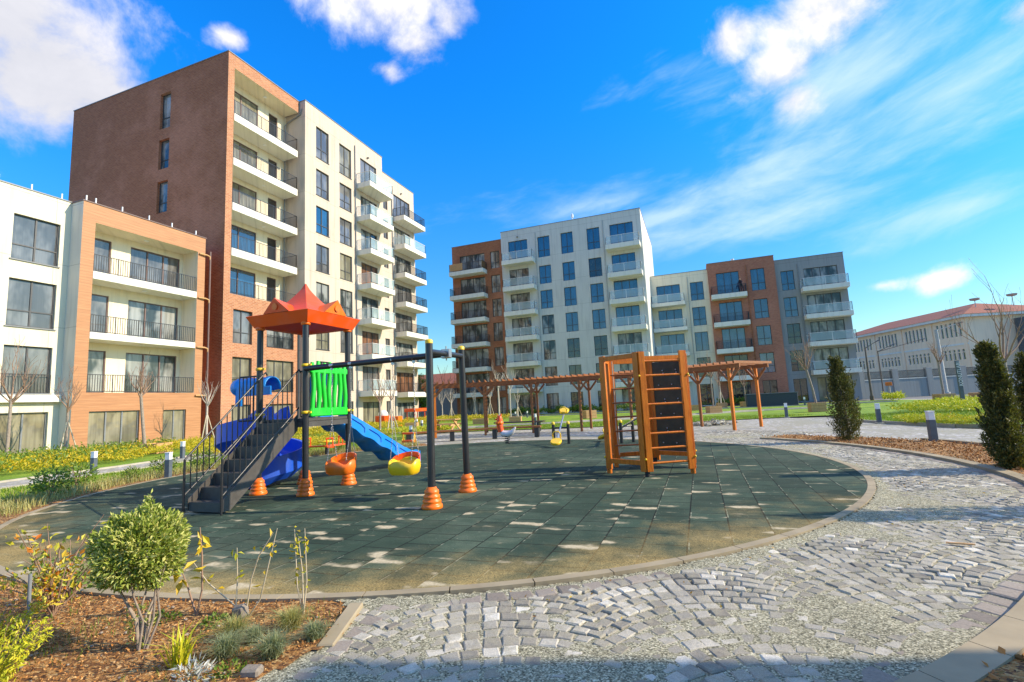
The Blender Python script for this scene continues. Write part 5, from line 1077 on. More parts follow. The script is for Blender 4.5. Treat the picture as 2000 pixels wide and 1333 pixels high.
def lamp(x, y, H, mat, label, arms, r=.06, double=False):
    L = thing('street_lamp', label, 'street lamp', (x, y, 0)); mb = MB(); mb.tube([(x, y, 0), (x, y, H)], [r*1.3, r*.8], 10); mb.build('pole', mat, L)
    for (dx, dy, dz) in arms:
        mb = MB(); mb.tube([(x, y, H-.1), (x+dx, y+dy, H+dz)], [.04, .03], 8); ar = mb.build('arm', mat, L); mb = MB(); n = Vector((dx, dy, dz)).normalized(); mb.bar(Vector((x+dx, y+dy, H+dz)), Vector((x+dx, y+dy, H+dz))+n*.55, .2, .08, bev=.02); mb.build('lamp_head', 'frame_dark', ar)
    mb = MB(); mb.tube([(x, y, 0), (x, y, .5)], r*2, 10); mb.build('base', mat, L)
lamp(16.26, 60, 5.4, 'street_tree_lamp', 'dark brown street lamp with one short arm, leftmost of the lamps at the road', [(.9, .1, .45)], .09)
lamp(18.45, 64, 5.2, 'street_tree_lamp', 'slim street lamp with two arms standing between the brown and concrete poles', [(1.2, .2, .45), (4.2, 1.2, .9)], .06)
lamp(23.07, 62, 6.8, 'lamp_concrete', 'tall pale concrete lamp pole in front of the school', [(2.0, .5, .5)], .17)
# sign pole with white lettering running down it
SP = thing('sign_pole', 'dark square pole with white letters running down its upper half', 'sign pole', (14.79, 37.7, 0))
mb = MB(); mb.box(14.70, 14.88, 37.61, 37.79, 0, 2.75, bev=.008); mb.build('pole', 'bollard_grey', SP)
cu = bpy.data.curves.new('t', 'FONT'); cu.body = 'KONUTLARI'; cu.size = .26; cu.extrude = .004; cu.align_x = 'LEFT'; cu.space_character = 1.02
tmp = bpy.data.objects.new('t', cu); COL.objects.link(tmp); bpy.context.view_layer.update(); me = bpy.data.meshes.new_from_object(tmp.evaluated_get(bpy.context.evaluated_depsgraph_get())); bpy.data.objects.remove(tmp)
o = bpy.data.objects.new('lettering', me); COL.objects.link(o); me.materials.clear(); me.materials.append(MAT['white_paint']); o.parent = SP; o.rotation_euler = (0, rad(-90), 0); o.rotation_mode = 'XYZ'
o.matrix_local = Matrix.Translation((-.09, -.105, 1.22)) @ Matrix(((0, -1, 0, .18), (0, 0, -1, 0), (1, 0, 0, 0), (0, 0, 0, 1)))
RP = thing('marker_post', 'short pale post with an orange top beside the road lamp', 'post', (19.6, 66, 0)); mb = MB(); mb.tube([(19.6, 66, 0), (19.6, 66, 1.4)], .1, 8); mb.build('post', 'concrete', RP); mb = MB(); mb.box(19.3, 19.9, 65.9, 66.1, 1.4, 1.8, bev=.03); mb.build('top', 'wood_orange', RP)
CB = thing('utility_box', 'long low dark blue box cabinet on the grass before the grey block', 'utility box', (6.4, 53, 0))
mb = MB(); mb.box(4.2, 8.5, 52.5, 54, 0, 1.2, bev=.03); mb.build('body', 'cabinet', CB); mb = MB(); mb.box(4.15, 8.55, 52.45, 54.05, 1.202, 1.28, bev=.01); mb.build('lid', 'bollard_grey', CB)
# ---- person leaning on the top balcony of the orange brick block
mb = MB()
def skin_body(verts, edges, radii, name, mat, parent=None):
    me = bpy.data.meshes.new(name); me.from_pydata(verts, edges, []); o = bpy.data.objects.new(name, me); COL.objects.link(o); me.materials.append(MAT[mat])
    m_ = o.modifiers.new('skin', 'SKIN'); m_.use_smooth_shade = True
    for i, r in enumerate(radii): me.skin_vertices[0].data[i].radius = (r, r)
    me.skin_vertices[0].data[0].use_root = True
    s_ = o.modifiers.new('sub', 'SUBSURF'); s_.levels = 1; s_.render_levels = 2
    if parent: o.parent = parent
    return o
zf = 13.5
V = [(0, 0, .92), (-.12, 0, 1.15), (-.24, -.02, 1.36), (-.30, -.03, 1.46), (-.36, -.04, 1.58), (-.27, .17, 1.36), (-.42, .22, 1.12), (-.55, .16, 1.05), (-.27, -.2, 1.36), (-.40, -.25, 1.12), (-.54, -.16, 1.05), (.02, .09, .86), (.0, .1, .48), (.03, .1, .06), (-.08, .1, .04), (.02, -.09, .86), (.08, -.1, .48), (.1, -.1, .06), (0, -.1, .04)]
Ed = [(0, 1), (1, 2), (2, 3), (3, 4), (2, 5), (5, 6), (6, 7), (2, 8), (8, 9), (9, 10), (0, 11), (11, 12), (12, 13), (13, 14), (0, 15), (15, 16), (16, 17), (17, 18)]
Rd = [.15, .15, .17, .06, .09, .075, .055, .04, .075, .055, .04, .10, .07, .05, .045, .10, .07, .05, .045]
pe = skin_body(V, Ed, Rd, 'person', 'cloth_dark'); pe.location = (6.0, 65.35, zf-.03); pe.rotation_euler = (0, 0, rad(60))
tag(pe, 'person in a dark jacket leaning on the top balcony rail of the orange brick block', 'person')
mb = MB(); mb.ball((-.37, -.04, 1.62), .10, 10, sz=1.2); mb.tube([(-.47, -.04, 1.62), (-.49, -.04, 1.60)], [.02, .012], 6); hd = mb.build('head', 'skin', pe, local=True)
mb = MB(); mb.ball((-.35, -.04, 1.66), .11, 10, sz=1.05); mb.build('hair', 'hair', pe, local=True)
# ================================================================== TREES
def branch(mb, p, d, L, r, depth, rs, up=.25, spread=.6, n=3, twig=None, minr=.004):
    pts = [p]; rr = [r]; q = Vector(p); d = Vector(d).normalized(); segs = 4 if depth > 0 else 3
    for i in range(segs):
        d = (d+Vector((rs.uniform(-.16, .16), rs.uniform(-.16, .16), rs.uniform(-.08, .12)+up*.25))).normalized(); q = q+d*(L/segs); pts.append(q.copy()); rr.append(max(minr, r*(1-.55*(i+1)/segs)))
    mb.tube(pts, rr, 6 if r > .02 else (4 if r > .008 else 3), cap=False)
    if depth > 0:
        for k in range(n):
            f = rs.uniform(.35, 1.0) if k else 1.0; i = min(segs-1, int(f*segs)); pp = pts[i].lerp(pts[i+1], f*segs-i) if i < segs else pts[-1]
            a = rs.uniform(0, 2*math.pi); s_ = Vector((math.cos(a), math.sin(a), rs.uniform(-.1, .5))); nd = (d+s_*spread*rs.uniform(.6, 1.3)+Vector((0, 0, up))).normalized()
            branch(mb, pp, nd, L*rs.uniform(.5, .8), max(minr, rr[i]*.6), depth-1, rs, up, spread, n, twig, minr)
def bare_tree(x, y, H, label, seed, trunk=.5, lean=(0, 0), spread=.55, crown=.9, mat='bark', r=.055, limbs=5, n=3, stakes=False, depth=2, minr=.006, up=.35, twigmat='twig', bd=0):
    T_ = thing('bare_tree', label, 'tree', (x, y, 0), 'leafless young trees'); rs = random.Random(seed); hb = H*trunk
    mb = MB(); top = Vector((x+lean[0], y+lean[1], hb)); mid_ = Vector((x+lean[0]*.4+rs.uniform(-.03, .03), y+lean[1]*.4, hb*.5)); mb.tube([(x, y, -.02), (x+rs.uniform(-.02, .02), y, hb*.12), mid_, top], [r*1.5, r*1.1, r, r*.85], 10, cap=False); mb.build('trunk', mat, T_)
    mb = MB()
    for k in range(limbs):
        a = 2*math.pi*k/limbs+rs.uniform(-.4, .4); d = Vector((math.cos(a)*spread, math.sin(a)*spread, rs.uniform(.6, 1.1))); st_ = top-Vector((0, 0, rs.uniform(0, hb*.10))); branch(mb, st_, d, (H-hb)*crown*rs.uniform(.38, .52), r*.55, depth, rs, up, .75, n, minr=minr)
    branch(mb, top, (rs.uniform(-.1, .1), rs.uniform(-.1, .1), 1), (H-hb)*crown*.6, r*.6, depth, rs, up, .6, n, minr=minr); mb.build('crown', twigmat, T_)
    if stakes:
        for k in range(3):
            a = k*2.09+.6+seed; mb = MB(); mb.tube([(x+.5*math.cos(a), y+.5*math.sin(a), 0), (x+lean[0]*.4+.04*math.cos(a), y+.04*math.sin(a), hb*.72)], .028, 7); mb.build('support_stake', 'wood_stake', T_)
    return T_
TR = [(-28.2, 15.0, 4.2, 'leafless young tree on three stakes, between white block and wood clad block', dict(trunk=.55, stakes=True, r=.06, limbs=6, crown=1.0)),
      (-24.4, 16.1, 4.7, 'leafless tree with a fan of twigs in front of the wood clad ground floor windows', dict(trunk=.62, r=.07, lean=(-.05, -.25), limbs=8, spread=.75)),
      (-27.3, 21.5, 4.3, 'leafless pollarded tree on stakes before the wood block and brick tower corner', dict(trunk=.55, stakes=True, r=.06, limbs=7, mat='bark_pale', twigmat='bark_pale', n=2)),
      (-20.1, 28.4, 4.3, 'dark trunked leafless tree between the two swing seats, before the cream block', dict(trunk=.5, r=.065, limbs=7, spread=.8)),
      (-17.6, 26.0, 3.9, 'leafless staked tree just left of the yellow swing chain', dict(trunk=.55, stakes=True, r=.055, limbs=5, mat='bark_pale')),
      (-27.1, 50, 3.6, 'thin pale bare tree beside the leftmost pergola post', dict(mat='bark_pale', twigmat='bark_pale')), (-27.0, 52, 3.9, 'thick staked bare tree before the dark boundary wall', dict(stakes=True, mat='bark_pale', twigmat='bark_pale', r=.09)),
      (-24.9, 54, 3.9, 'slim staked bare tree before the dark brick block balcony', dict(stakes=True, mat='bark_pale', twigmat='bark_pale')), (-22.1, 52, 4.7, 'staked bare tree right of the second pergola post', dict(stakes=True, mat='bark_pale', twigmat='bark_pale')),
      (-17.0, 42, 5.2, 'tall pale bare tree rising behind the red spring rider', dict(mat='bark_pale', twigmat='bark_pale', trunk=.6, r=.075)), (-17.4, 46, 5.4, 'tall bare tree with upright limbs at the brick and pale grey joint', dict(mat='bark_pale', twigmat='bark_pale', trunk=.55)),
      (-18.1, 50, 3.1, 'small staked bare tree before the left balcony column of the tall grey block', dict(stakes=True, mat='bark_pale', twigmat='bark_pale')),
      (.93, 41, 4.6, 'leafless tree with a round twiggy head in the crate right of the climbing frame', dict(trunk=.62, r=.05, limbs=8, spread=.8)), (1.98, 54, 4.6, 'pale bare tree on stakes in the far crate left of the orange brick block', dict(stakes=True, mat='bark_pale')),
      (4.35, 56, 4.4, 'thin bare tree in front of the orange brick block windows', dict()), (6.99, 37, 5.2, 'tall bare tree in a wooden crate before the grey block', dict(trunk=.55, r=.065, limbs=8, lean=(-.35, 0), spread=.65)),
      (19.08, 51.75, 5.3, 'bare tree beside the street in front of the school windows', dict(trunk=.6, r=.08, limbs=7)), (14.35, 31.8, 6.3, 'large spreading bare tree behind the right conifer', dict(trunk=.4, r=.09, limbs=6, spread=1.0, crown=1.1, n=3)),
      (-26.3, 12.0, 5.4, 'leafless tree at the left edge before the white block windows', dict(trunk=.5, r=.06, limbs=6, spread=.8))]
for i, (x, y, H, lab, kw) in enumerate(TR): bare_tree(x, y, H, lab, 11+i*3, **kw)
def crate(x, y, w_, h, label, rz=0):
    w_ *= .74; h *= .85
    c = thing('planter_crate', label, 'planter', (x, y, 0), 'wooden crates around young trees'); c.rotation_euler = (0, 0, rad(rz)); mb = MB()
    n = 3
    for i in range(n):
        z0, z1 = h*i/n+.03, h*(i+1)/n+.02
        mb.box(-w_, w_, -w_, -w_+.03, z0, z1, bev=.004); mb.box(-w_, w_, w_-.03, w_, z0, z1, bev=.004); mb.box(-w_, -w_+.03, -w_+.031, w_-.031, z0, z1, bev=.004); mb.box(w_-.03, w_, -w_+.031, w_-.031, z0, z1, bev=.004)
    mb.build('side_boards', 'wood_crate', c, local=True); mb = MB(); mb.box(-w_+.04, w_-.04, -w_+.04, w_-.04, 0, h*.85); mb.build('soil', 'soil', c, local=True)
for (x, y, w_, h, lab, rz) in ((-23.9, 16.3, .62, .55, 'bright wooden crate around the tree before the wood clad block', 12), (.93, 41, .62, .62, 'wooden crate right behind the climbing frame ladder', 20), (2.0, 54, .6, .6, 'far wooden crate beside the far path, left of the pergola end posts', 8), (4.35, 56, .6, .6, 'wooden crate between the two right pergola end posts', 15),
      (-.5, 50, .5, .6, 'small wooden crate partly hidden by the climbing frame', 0), (6.99, 37, .58, .68, 'wooden crate on the far lawn under the tall bare tree', 5), (19.08, 51.75, .75, .6, 'dark crate under the street tree before the school', 10), (21.3, 51, .8, .6, 'orange wooden crate beside the street tree crate', 30),
      (-16.4, 36.5, .7, .5, 'dark wooden crate behind the red spring rider', 10), (-14.0, 38, .65, .5, 'wooden crate just right of the spring rider', 15), (-20.5, 33, .6, .5, 'wooden crate left of the picnic table', 20), (-8.4, 40, .6, .75, 'dark crate behind the raised seesaw seat', 35)): crate(x, y, w_, h, lab, rz)
# ---- leaves
def leaves(C, size, nrm=None, aspect=2.4, fold=.25, up=.3, rs=rng, bend=0):
    """n folded leaves (two quads sharing a midrib) at points C"""
    C = np.asarray(C, float); n = len(C); d = rs.normal(0, 1, (n, 3)); 
    if nrm is not None: d = d*.55+np.asarray(nrm)
    d[:, 2] += up; d /= np.linalg.norm(d, axis=1)[:, None]; r = rs.normal(0, 1, (n, 3)); s = np.cross(d, r); s /= np.linalg.norm(s, axis=1)[:, None]; u = np.cross(s, d)
    L = (np.asarray(size)*rs.uniform(.65, 1.3, n))[:, None]; W = L/aspect
    b_ = C; tip = C+d*L; m1 = C+d*L*.45+s*W*.5+u*W*fold; m2 = C+d*L*.45-s*W*.5+u*W*fold; m0 = C+d*L*.5
    return np.stack([b_, m1, tip, m0], 1), np.stack([b_, m0, tip, m2], 1)
def leafmesh(mb, C, size, mi=0, **k):
    A, B_ = leaves(C, size, **k); Q = np.stack([A[:, 0], A[:, 1], A[:, 2], A[:, 3], B_[:, 3]], 1); o = len(mb.v); n = len(Q); mb.v.extend(map(tuple, Q.reshape(-1, 3).tolist()))
    for i in range(n): q = o+5*i; mb.f.append((q, q+1, q+2, q+3)); mb.f.append((q, q+3, q+2, q+4))
    mb.mi.extend([mi]*2*n); mb.sm.extend([False]*2*n)
def blades(mb, C, h, w_, lean=.35, mi=0, rs=rng, seg=2, curl=.4):
    C = np.asarray(C, float); n = len(C); a = rs.uniform(0, 2*np.pi, n); l = rs.uniform(0, lean, n) if np.isscalar(lean) else lean
    H_ = np.asarray(h)*rs.uniform(.55, 1.25, n); dx, dy = np.cos(a)*l, np.sin(a)*l; px_, py_ = -np.sin(a)*w_/2, np.cos(a)*w_/2
    P0 = C; P1 = C+np.stack([dx*H_*.5, dy*H_*.5, H_*.6], 1); P2 = C+np.stack([dx*H_*(1+curl), dy*H_*(1+curl), H_*(1-.3*l)], 1); W = np.stack([px_, py_, 0*px_], 1)
    Q = np.stack([P0-W, P0+W, P1+W*.8, P1-W*.8, P2], 1); o = len(mb.v); mb.v.extend(map(tuple, Q.reshape(-1, 3).tolist()))
    for i in range(n): q = o+5*i; mb.f.append((q, q+1, q+2, q+3)); mb.f.append((q+3, q+2, q+4))
    mb.mi.extend([mi]*2*n); mb.sm.extend([False]*2*n)
def inball(n, c, r, rs=rng, shell=.0):
    d = rs.normal(0, 1, (n, 3)); d /= np.linalg.norm(d, axis=1)[:, None]; k = rs.uniform(shell, 1, n)**(1/3); return np.asarray(c)+d*k[:, None]*np.asarray(r), d
# ---- conifers
def conifer(x, y, H, R_, label, seed, lean=0.0, n=15000):
    c = thing('conifer', label, 'conifer', (x, y, 0), 'columnar conifers in the brown bed'); rs = np.random.default_rng(seed); mb = MB(); mb.tube([(x, y, 0), (x+lean*.4, y, H*.5), (x+lean, y, H*.92)], [.05, .035, .012], 8); mb.build('trunk', 'bark', c)
    # many upright sprays, each a small cluster of scale-like leaves
    K = 420; hz = rs.uniform(.03, .97, K)*H; f = hz/H; prof = R_*np.interp(f, [0, .08, .25, .6, .8, .92, 1], [.95, 1.15, 1.08, .80, .48, .24, .06]); a = rs.uniform(0, 2*np.pi, K); prof = prof*(1+.22*np.sin(a*3+hz*4+seed))*rs.uniform(.55, 1.3, K)
    P = []; D_ = []
    per = n//K
    for i in range(K):
        base = np.array([x+lean*f[i]+prof[i]*.45*np.cos(a[i]), y+prof[i]*.45*np.sin(a[i]), hz[i]-.10]); out = np.array([np.cos(a[i])*.55, np.sin(a[i])*.55, 1.0]); out /= np.linalg.norm(out); L = prof[i]*.55+.16
        t_ = rs.uniform(0, 1, per); q = base+out*(t_*L)[:, None]+rs.normal(0, .028, (per, 3))*(1.25-t_)[:, None]; q[:, 2] = np.maximum(q[:, 2], .04); P.append(q); D_.append(np.tile(out, (per, 1)))
    m_ = n//5; fz = rs.uniform(.02, .93, m_); rr = R_*np.interp(fz, [0, .08, .3, .6, .8, .92, 1], [.62, .9, 1.0, .80, .45, .22, .05])*.8*np.sqrt(rs.uniform(.1, 1, m_)); aa = rs.uniform(0, 6.283, m_)
    P.append(np.column_stack([x+lean*fz+rr*np.cos(aa), y+rr*np.sin(aa), fz*H])); D_.append(np.column_stack([np.cos(aa)*.5, np.sin(aa)*.5, np.ones(m_)]))
    mb = MB(); leafmesh(mb, np.concatenate(P), .052, nrm=np.concatenate(D_)*.9, aspect=2.6, rs=rs, up=.2); mb.build('crown', 'leaf_conifer', c)
conifer(3.81, 16.45, 2.42, .36, 'dark columnar conifer at the narrow end of the brown bed, left of the bollard lights', 3, -.12)
conifer(4.72, 10.72, 2.15, .215, 'large dark columnar conifer near the right edge of the brown bed', 4, -.1, 20000)
conifer(5.28, 11.1, 1.95, .26, 'lighter conifer cut off by the right edge, just behind the large one', 6, .05, 9000)
conifer(5.35, 7.95, 2.9, .42, 'conifer standing out of frame at the right whose shadow crosses the path', 8, 0, 9000)
# ---- ground cover bands (yellow-green low hedges)
def band(poly, h, n, mat, label, lsize=.07, z0=.02, up=.5, flower=None, name='ground_cover', bumps=1.0, aspect=2.2):
    P = np.array(poly); lo, hi = P.min(0), P.max(0); C = rng.uniform(lo, hi, (n*4, 2)); C = C[inpoly(C, poly)][:n]; m = len(C)
    hn = (hnoise(C[:, 0]*1.6, C[:, 1]*1.6)*.36+.72)+rng.normal(0, .06, m); z = z0+h*np.clip(hn, .2, 1.3)*rng.uniform(.25, 1, m)**.5
    mb = MB(); leafmesh(mb, np.column_stack([C, z]), lsize, up=up, aspect=aspect); o = mb.build(name, mat); tag(o, label, 'ground cover', kind='stuff'); return o
band([(-29.6, 10), (-26.5, 9), (-20.4, 9), (-20.4, 12.5), (-22.5, 16.5), (-24.5, 22.5), (-28.9, 23.0), (-29.5, 16)], .42, 26000, 'leaf_yellow', 'yellow leaved ground cover along the foot of the left buildings', .10)
band([(-29.3, 7), (-21, 5), (-20.0, 9), (-21, 13), (-24.5, 17), (-28.9, 21)], .62, 5000, 'leaf_green', 'green low shrubs mixed among the yellow ones before the left buildings', .12)
band([(-29.0, 25), (-24.4, 24), (-22.2, 27), (-21.5, 34), (-22.5, 42), (-28.5, 42)], .55, 14000, 'leaf_yellow', 'yellow shrubs banked in front of the cream tower', .13)
band([(-20.2, 14.8), (-16.8, 14), (-15.2, 18), (-15.8, 24), (-18.9, 24.5), (-20.2, 20)], .40, 13000, 'leaf_yellow', 'yellow shrubs behind the play tower', .09)
band([(-18.6, 26), (-15, 24.6), (-14.2, 28.5), (-17, 30)], .35, 6000, 'leaf_lime', 'lime shrubs beside the far path behind the swing', .1)
band([(-30, 46), (-24, 44), (-18, 45), (-18, 48), (-24, 50), (-30, 51)], .5, 6000, 'leaf_yellow', 'yellow shrub patch behind the left pergola posts', .16)
band([(6.9, 23.4), (7.9, 20.6), (11.4, 18.8), (16, 20), (15.6, 21.6), (11.4, 20.6), (8.9, 22), (7.9, 24.6)], .34, 22000, 'leaf_lime', 'yellow green clipped hedge along the right path', .065)
band([(7.0, 23.2), (8.0, 20.8), (11.2, 19.2), (15.6, 20.2), (15.0, 21.2), (11.2, 20.4), (9, 21.7)], .38, 3500, 'leaf_yellow', 'golden leaf tips scattered over the right hedge', .07)
band([(9, 31), (12, 29.5), (15, 33), (18, 42), (16.5, 45), (13, 38)], .45, 7000, 'leaf_lime', 'lime shrubs along the right lawn before the street', .14)
band([(2, 64.5), (9.8, 64.5), (9.8, 65.7), (2, 65.7)], .9, 2500, 'leaf_green', 'green shrubs at the foot of the orange brick block', .22)
band([(-22, 57.2), (-5, 57.2), (-5, 58.2), (-22, 58.2)], .9, 5000, 'leaf_green', 'green shrubs at the foot of the tall pale grey block', .2)
band([(17.2, 60), (16, 56), (17.5, 55), (18.6, 60)], .7, 1500, 'leaf_lime', 'lime shrubs at the right corner of the grey block', .18)
# border weeds along the left kerb
C = []; 
for k in range(5200): a = rng.uniform(128, 226); r = 8.1+abs(rng.normal(0, .75)); C.append((*pol(min(r, 10.4), a), .03))
mb = MB(); blades(mb, np.array(C), .20, .012, .9); tag(mb.build('border_weeds', 'grass_dry'), 'straggly dry weeds along the left kerb of the tiles', 'weeds', kind='stuff')
# leafy perennials there, individual clumps
lp = thing('border_plant', 'x', 'plant', (0, 0, 0), 'leafy border plants along the left kerb'); mb = MB(); rs = np.random.default_rng(2)
for k in range(9):
    a = rs.uniform(0, 6.28); top = (rs.uniform(.05, .26)*math.cos(a), rs.uniform(.05, .26)*math.sin(a), rs.uniform(.25, .55)); mb.tube([(0, 0, 0), (top[0]*.4, top[1]*.4, top[2]*.6), top], .006, 4)
mb.build('stem', 'twig', lp, local=True); mb = MB(); P, D_ = inball(340, (0, 0, .30), (.30, .30, .24), rs); leafmesh(mb, P, .085, nrm=D_*.6, rs=rs); mb.build('foliage', 'leaf_green', lp, local=True)
spots_ = [(211, 8.6, 'leafy border plant nearest the left picture edge'), (203, 8.9, 'border plant second from the left picture edge'), (196, 8.5, 'border plant below the leftmost bollard light'), (188, 8.7, 'dark leafy border plant left of the bollard at the kerb'), (181, 8.5, 'bushy border plant just left of the kerb bollard'), (174, 8.9, 'border plant right behind the kerb bollard'), (166, 8.6, 'border plant left of the black stair rail'), (158, 8.7, 'border plant seen through the stair rail'), (149, 8.6, 'border plant below the blue spiral slide'), (141, 8.7, 'border plant right of the small red carousel')]
for i, (a, r, lab) in enumerate(spots_):
    p = pol(r, a)
    if i == 0: lp.location = (*p, .03); lp['label'] = lab; lp.scale = (1.1,)*3
    else: dup(lp, (*p, .03), lab, i*1.3, .8+.25*math.sin(i*2.2)+.1)
# lawn blades near the left side and at the right hedge
def lawnblades(poly, n, h, label):
    P = np.array(poly); lo, hi = P.min(0), P.max(0); C = rng.uniform(lo, hi, (n*3, 2)); C = C[inpoly(C, poly)][:n]; mb = MB(); blades(mb, np.column_stack([C, np.full(len(C), .02)]), h, .016, .7, curl=.3); tag(mb.build('grass', 'grass'), label, 'grass', kind='stuff')
lawnblades([*[pol(9.35, a) for a in np.linspace(225, 132, 20)], (-15.5, 22), (-17.5, 14), (-16.4, 9), (-15.6, 4), (-13, 2.5)], 42000, .07, 'short bright grass between the left path and the tiles')
lawnblades([(-15, 26.8), (-8, 27.2), (0, 29.8), (4.2, 31.5), (6, 33), (0, 35), (-12, 31)], 26000, .09, 'bright lawn grass behind the pergola')
lawnblades([(6.7, 25), (8.2, 22.5), (12, 21.5), (16, 24), (14, 32), (7, 31)], 22000, .08, 'bright lawn grass behind the right hedge')
# ================================================================== FOREGROUND PLANTS
SH = thing('round_shrub', 'round clipped variegated shrub on several bare stems, biggest plant in front', 'shrub', (-3.62, 2.42, 0))
rs = random.Random(3)
for k in range(8):
    a = rs.uniform(0, 6.28); r = rs.uniform(.02, .10); tx, ty = .2*math.cos(a), .2*math.sin(a); mb = MB()
    P = [(-3.62+r*math.cos(a)*.5, 2.42+r*math.sin(a)*.5, 0), (-3.62+r*math.cos(a+.5)*1.2, 2.42+r*math.sin(a+.5)*1.2, .2), (-3.62+tx*.6, 2.42+ty*.6, .38), (-3.62+tx, 2.42+ty, .6)]; mb.tube(P, [.009, .008, .006, .004], 7); mb.build('stem', 'bark', SH)
nr = np.random.default_rng(5); c0 = np.array([-3.66, 2.42, .64]); d = nr.normal(0, 1, (9000, 3)); d /= np.linalg.norm(d, axis=1)[:, None]; k = nr.uniform(.2, 1, 9000)**(1/2.6)
lob = 1+.10*np.sin(d[:, 0]*7+1)*np.cos(d[:, 2]*5)+.08*np.sin(d[:, 1]*9+d[:, 2]*6); P = c0+d*(k*lob)[:, None]*np.array([.262, .262, .255]); P[:, 2] = np.maximum(P[:, 2], .41)
mb = MB(); leafmesh(mb, P, .038, nrm=d*.8, aspect=2.3, rs=nr, fold=.4); mb.build('foliage', 'leaf_variegated', SH)
mb = MB(); P2, D2 = inball(140, (-3.66, 2.42, .16), (.09, .09, .16), nr); leafmesh(mb, P2, .03, rs=nr); P3, D3 = inball(120, (-3.60, 2.42, .93), (.03, .03, .09), nr); leafmesh(mb, P3, .032, rs=nr); mb.build('lower_leaves', 'leaf_variegated', SH)
def stemplant(name, label, cat, x, y, stems, leaf, lsize, nl, seed, stemmat='twig', r=.0048, leafpos=(.5, 1.0), clump=.02, group=None, aspect=2.0):
    p_ = thing(name, label, cat, (x, y, 0), group); nr = np.random.default_rng(seed); mb = MB(); L = []
    for st_ in stems:
        pts = [Vector((x+a, y+b_, c)) for a, b_, c in st_]; mb.tube(pts, [r*1.3]+[r]*(len(pts)-2)+[r*.5], 6)
        for k in range(nl):
            f = nr.uniform(*leafpos)*(len(pts)-1); i = min(len(pts)-2, int(f)); q = pts[i].lerp(pts[i+1], f-i); L.append((q.x+nr.normal(0, clump), q.y+nr.normal(0, clump), q.z+nr.normal(0, clump)))
    mb.build('stem', stemmat, p_); mb = MB()
    if L: leafmesh(mb, np.array(L), lsize, rs=nr, aspect=aspect, up=.35, fold=.3); mb.build('foliage', leaf, p_)
    return p_
nr = np.random.default_rng(9); st_ = []
for k in range(22):
    a = nr.uniform(0, 6.28); R_ = nr.uniform(.1, .42); h = nr.uniform(.25, .78); st_.append([(0, 0, 0), (R_*.3*math.cos(a), R_*.3*math.sin(a), h*.5), (R_*math.cos(a+.3), R_*math.sin(a+.3), h)])
stemplant('rose_bush', 'straggly autumn coloured bush with yellow, green and red leaves at the left edge', 'bush', -4.95, 2.62, st_, 'leaf_rose', .055, 16, 10, 'twig', .005, (.3, 1), .03)
nr = np.random.default_rng(12); st_ = [[(0, 0, 0), (.1*math.cos(a), .1*math.sin(a), .2), (.32*math.cos(a), .32*math.sin(a), .38+.08*math.sin(a*3))] for a in np.linspace(0, 6, 12)]
stemplant('rose_bush', 'low dark green leafy bush at the base of the autumn coloured one', 'bush', -5.25, 2.9, st_, 'leaf_green', .05, 20, 13, 'twig', .005, (.3, 1), .04)
stemplant('yellow_shrub', 'bright yellow green feathery shrub in the bottom left corner', 'shrub', -3.98, 1.82, [[(0, 0, 0), (.08*math.cos(a), .08*math.sin(a), .12), (.26*math.cos(a), .24*math.sin(a), .20+.14*abs(math.sin(a*2.3)))] for a in np.linspace(0, 6.2, 34)], 'leaf_lime', .035, 60, 14, 'twig', .003, (.25, 1), .022, aspect=3)
stemplant('yellow_shrub', 'second yellow green feathery shrub at the left picture edge', 'shrub', -4.5, 2.02, [[(0, 0, 0), (.08*math.cos(a), .08*math.sin(a), .12), (.25*math.cos(a), .25*math.sin(a), .18+.12*abs(math.sin(a*1.7)))] for a in np.linspace(0, 6.2, 30)], 'leaf_yellow', .035, 55, 15, 'twig', .003, (.25, 1), .022, aspect=3)
mb = MB(); mb.tube([(-4.75, 2.36, 0), (-4.78, 2.37, .42)], .012, 8); tag(mb.build('plant_stake', 'frame_grey'), 'thin grey stake pushed in the soil beside the autumn bush', 'stake')
stemplant('sapling', 'two pale stemmed sapling with small yellow leaves beside the corner of the kerb', 'sapling', -2.93, 3.14, [[(0, 0, 0), (-.06, .0, .2), (-.09, 0, .62)], [(0, 0, 0), (.03, 0, .25), (.01, 0, .63)], [(0, 0, 0), (-.03, .02, .3), (-.07, .02, .55)]], 'leaf_yellow', .045, 12, 21, 'wood_stake', .0048, (.4, 1), .015)
stemplant('sapling', 'wide forked leafless sapling leaning right, left of the two stemmed one', 'sapling', -3.33, 3.0, [[(0, 0, 0), (-.16, 0, .09), (-.42, 0, .22), (-.58, 0, .36)], [(0, 0, 0), (.12, 0, .14), (.17, 0, .3), (.28, 0, .66)], [(-.02, 0, .02), (.03, 0, .28), (.10, 0, .45), (.22, .02, .62)], [(-.12, 0, .08), (-.11, 0, .25), (-.12, 0, .5)]], 'leaf_yellow', .055, 6, 22, 'wood_stake', .0048, (.5, 1), .015)
stemplant('sapling', 'sapling with large yellow and green leaves at its top, right of the round shrub', 'sapling', -3.76, 2.92, [[(0, 0, 0), (.05, 0, .2), (.04, 0, .45), (.01, 0, .66)], [(0, 0, 0), (-.1, 0, .2), (-.18, 0, .33)]], 'leaf_yellow', .095, 9, 23, 'twig', .007, (.5, 1), .012, aspect=2.4)
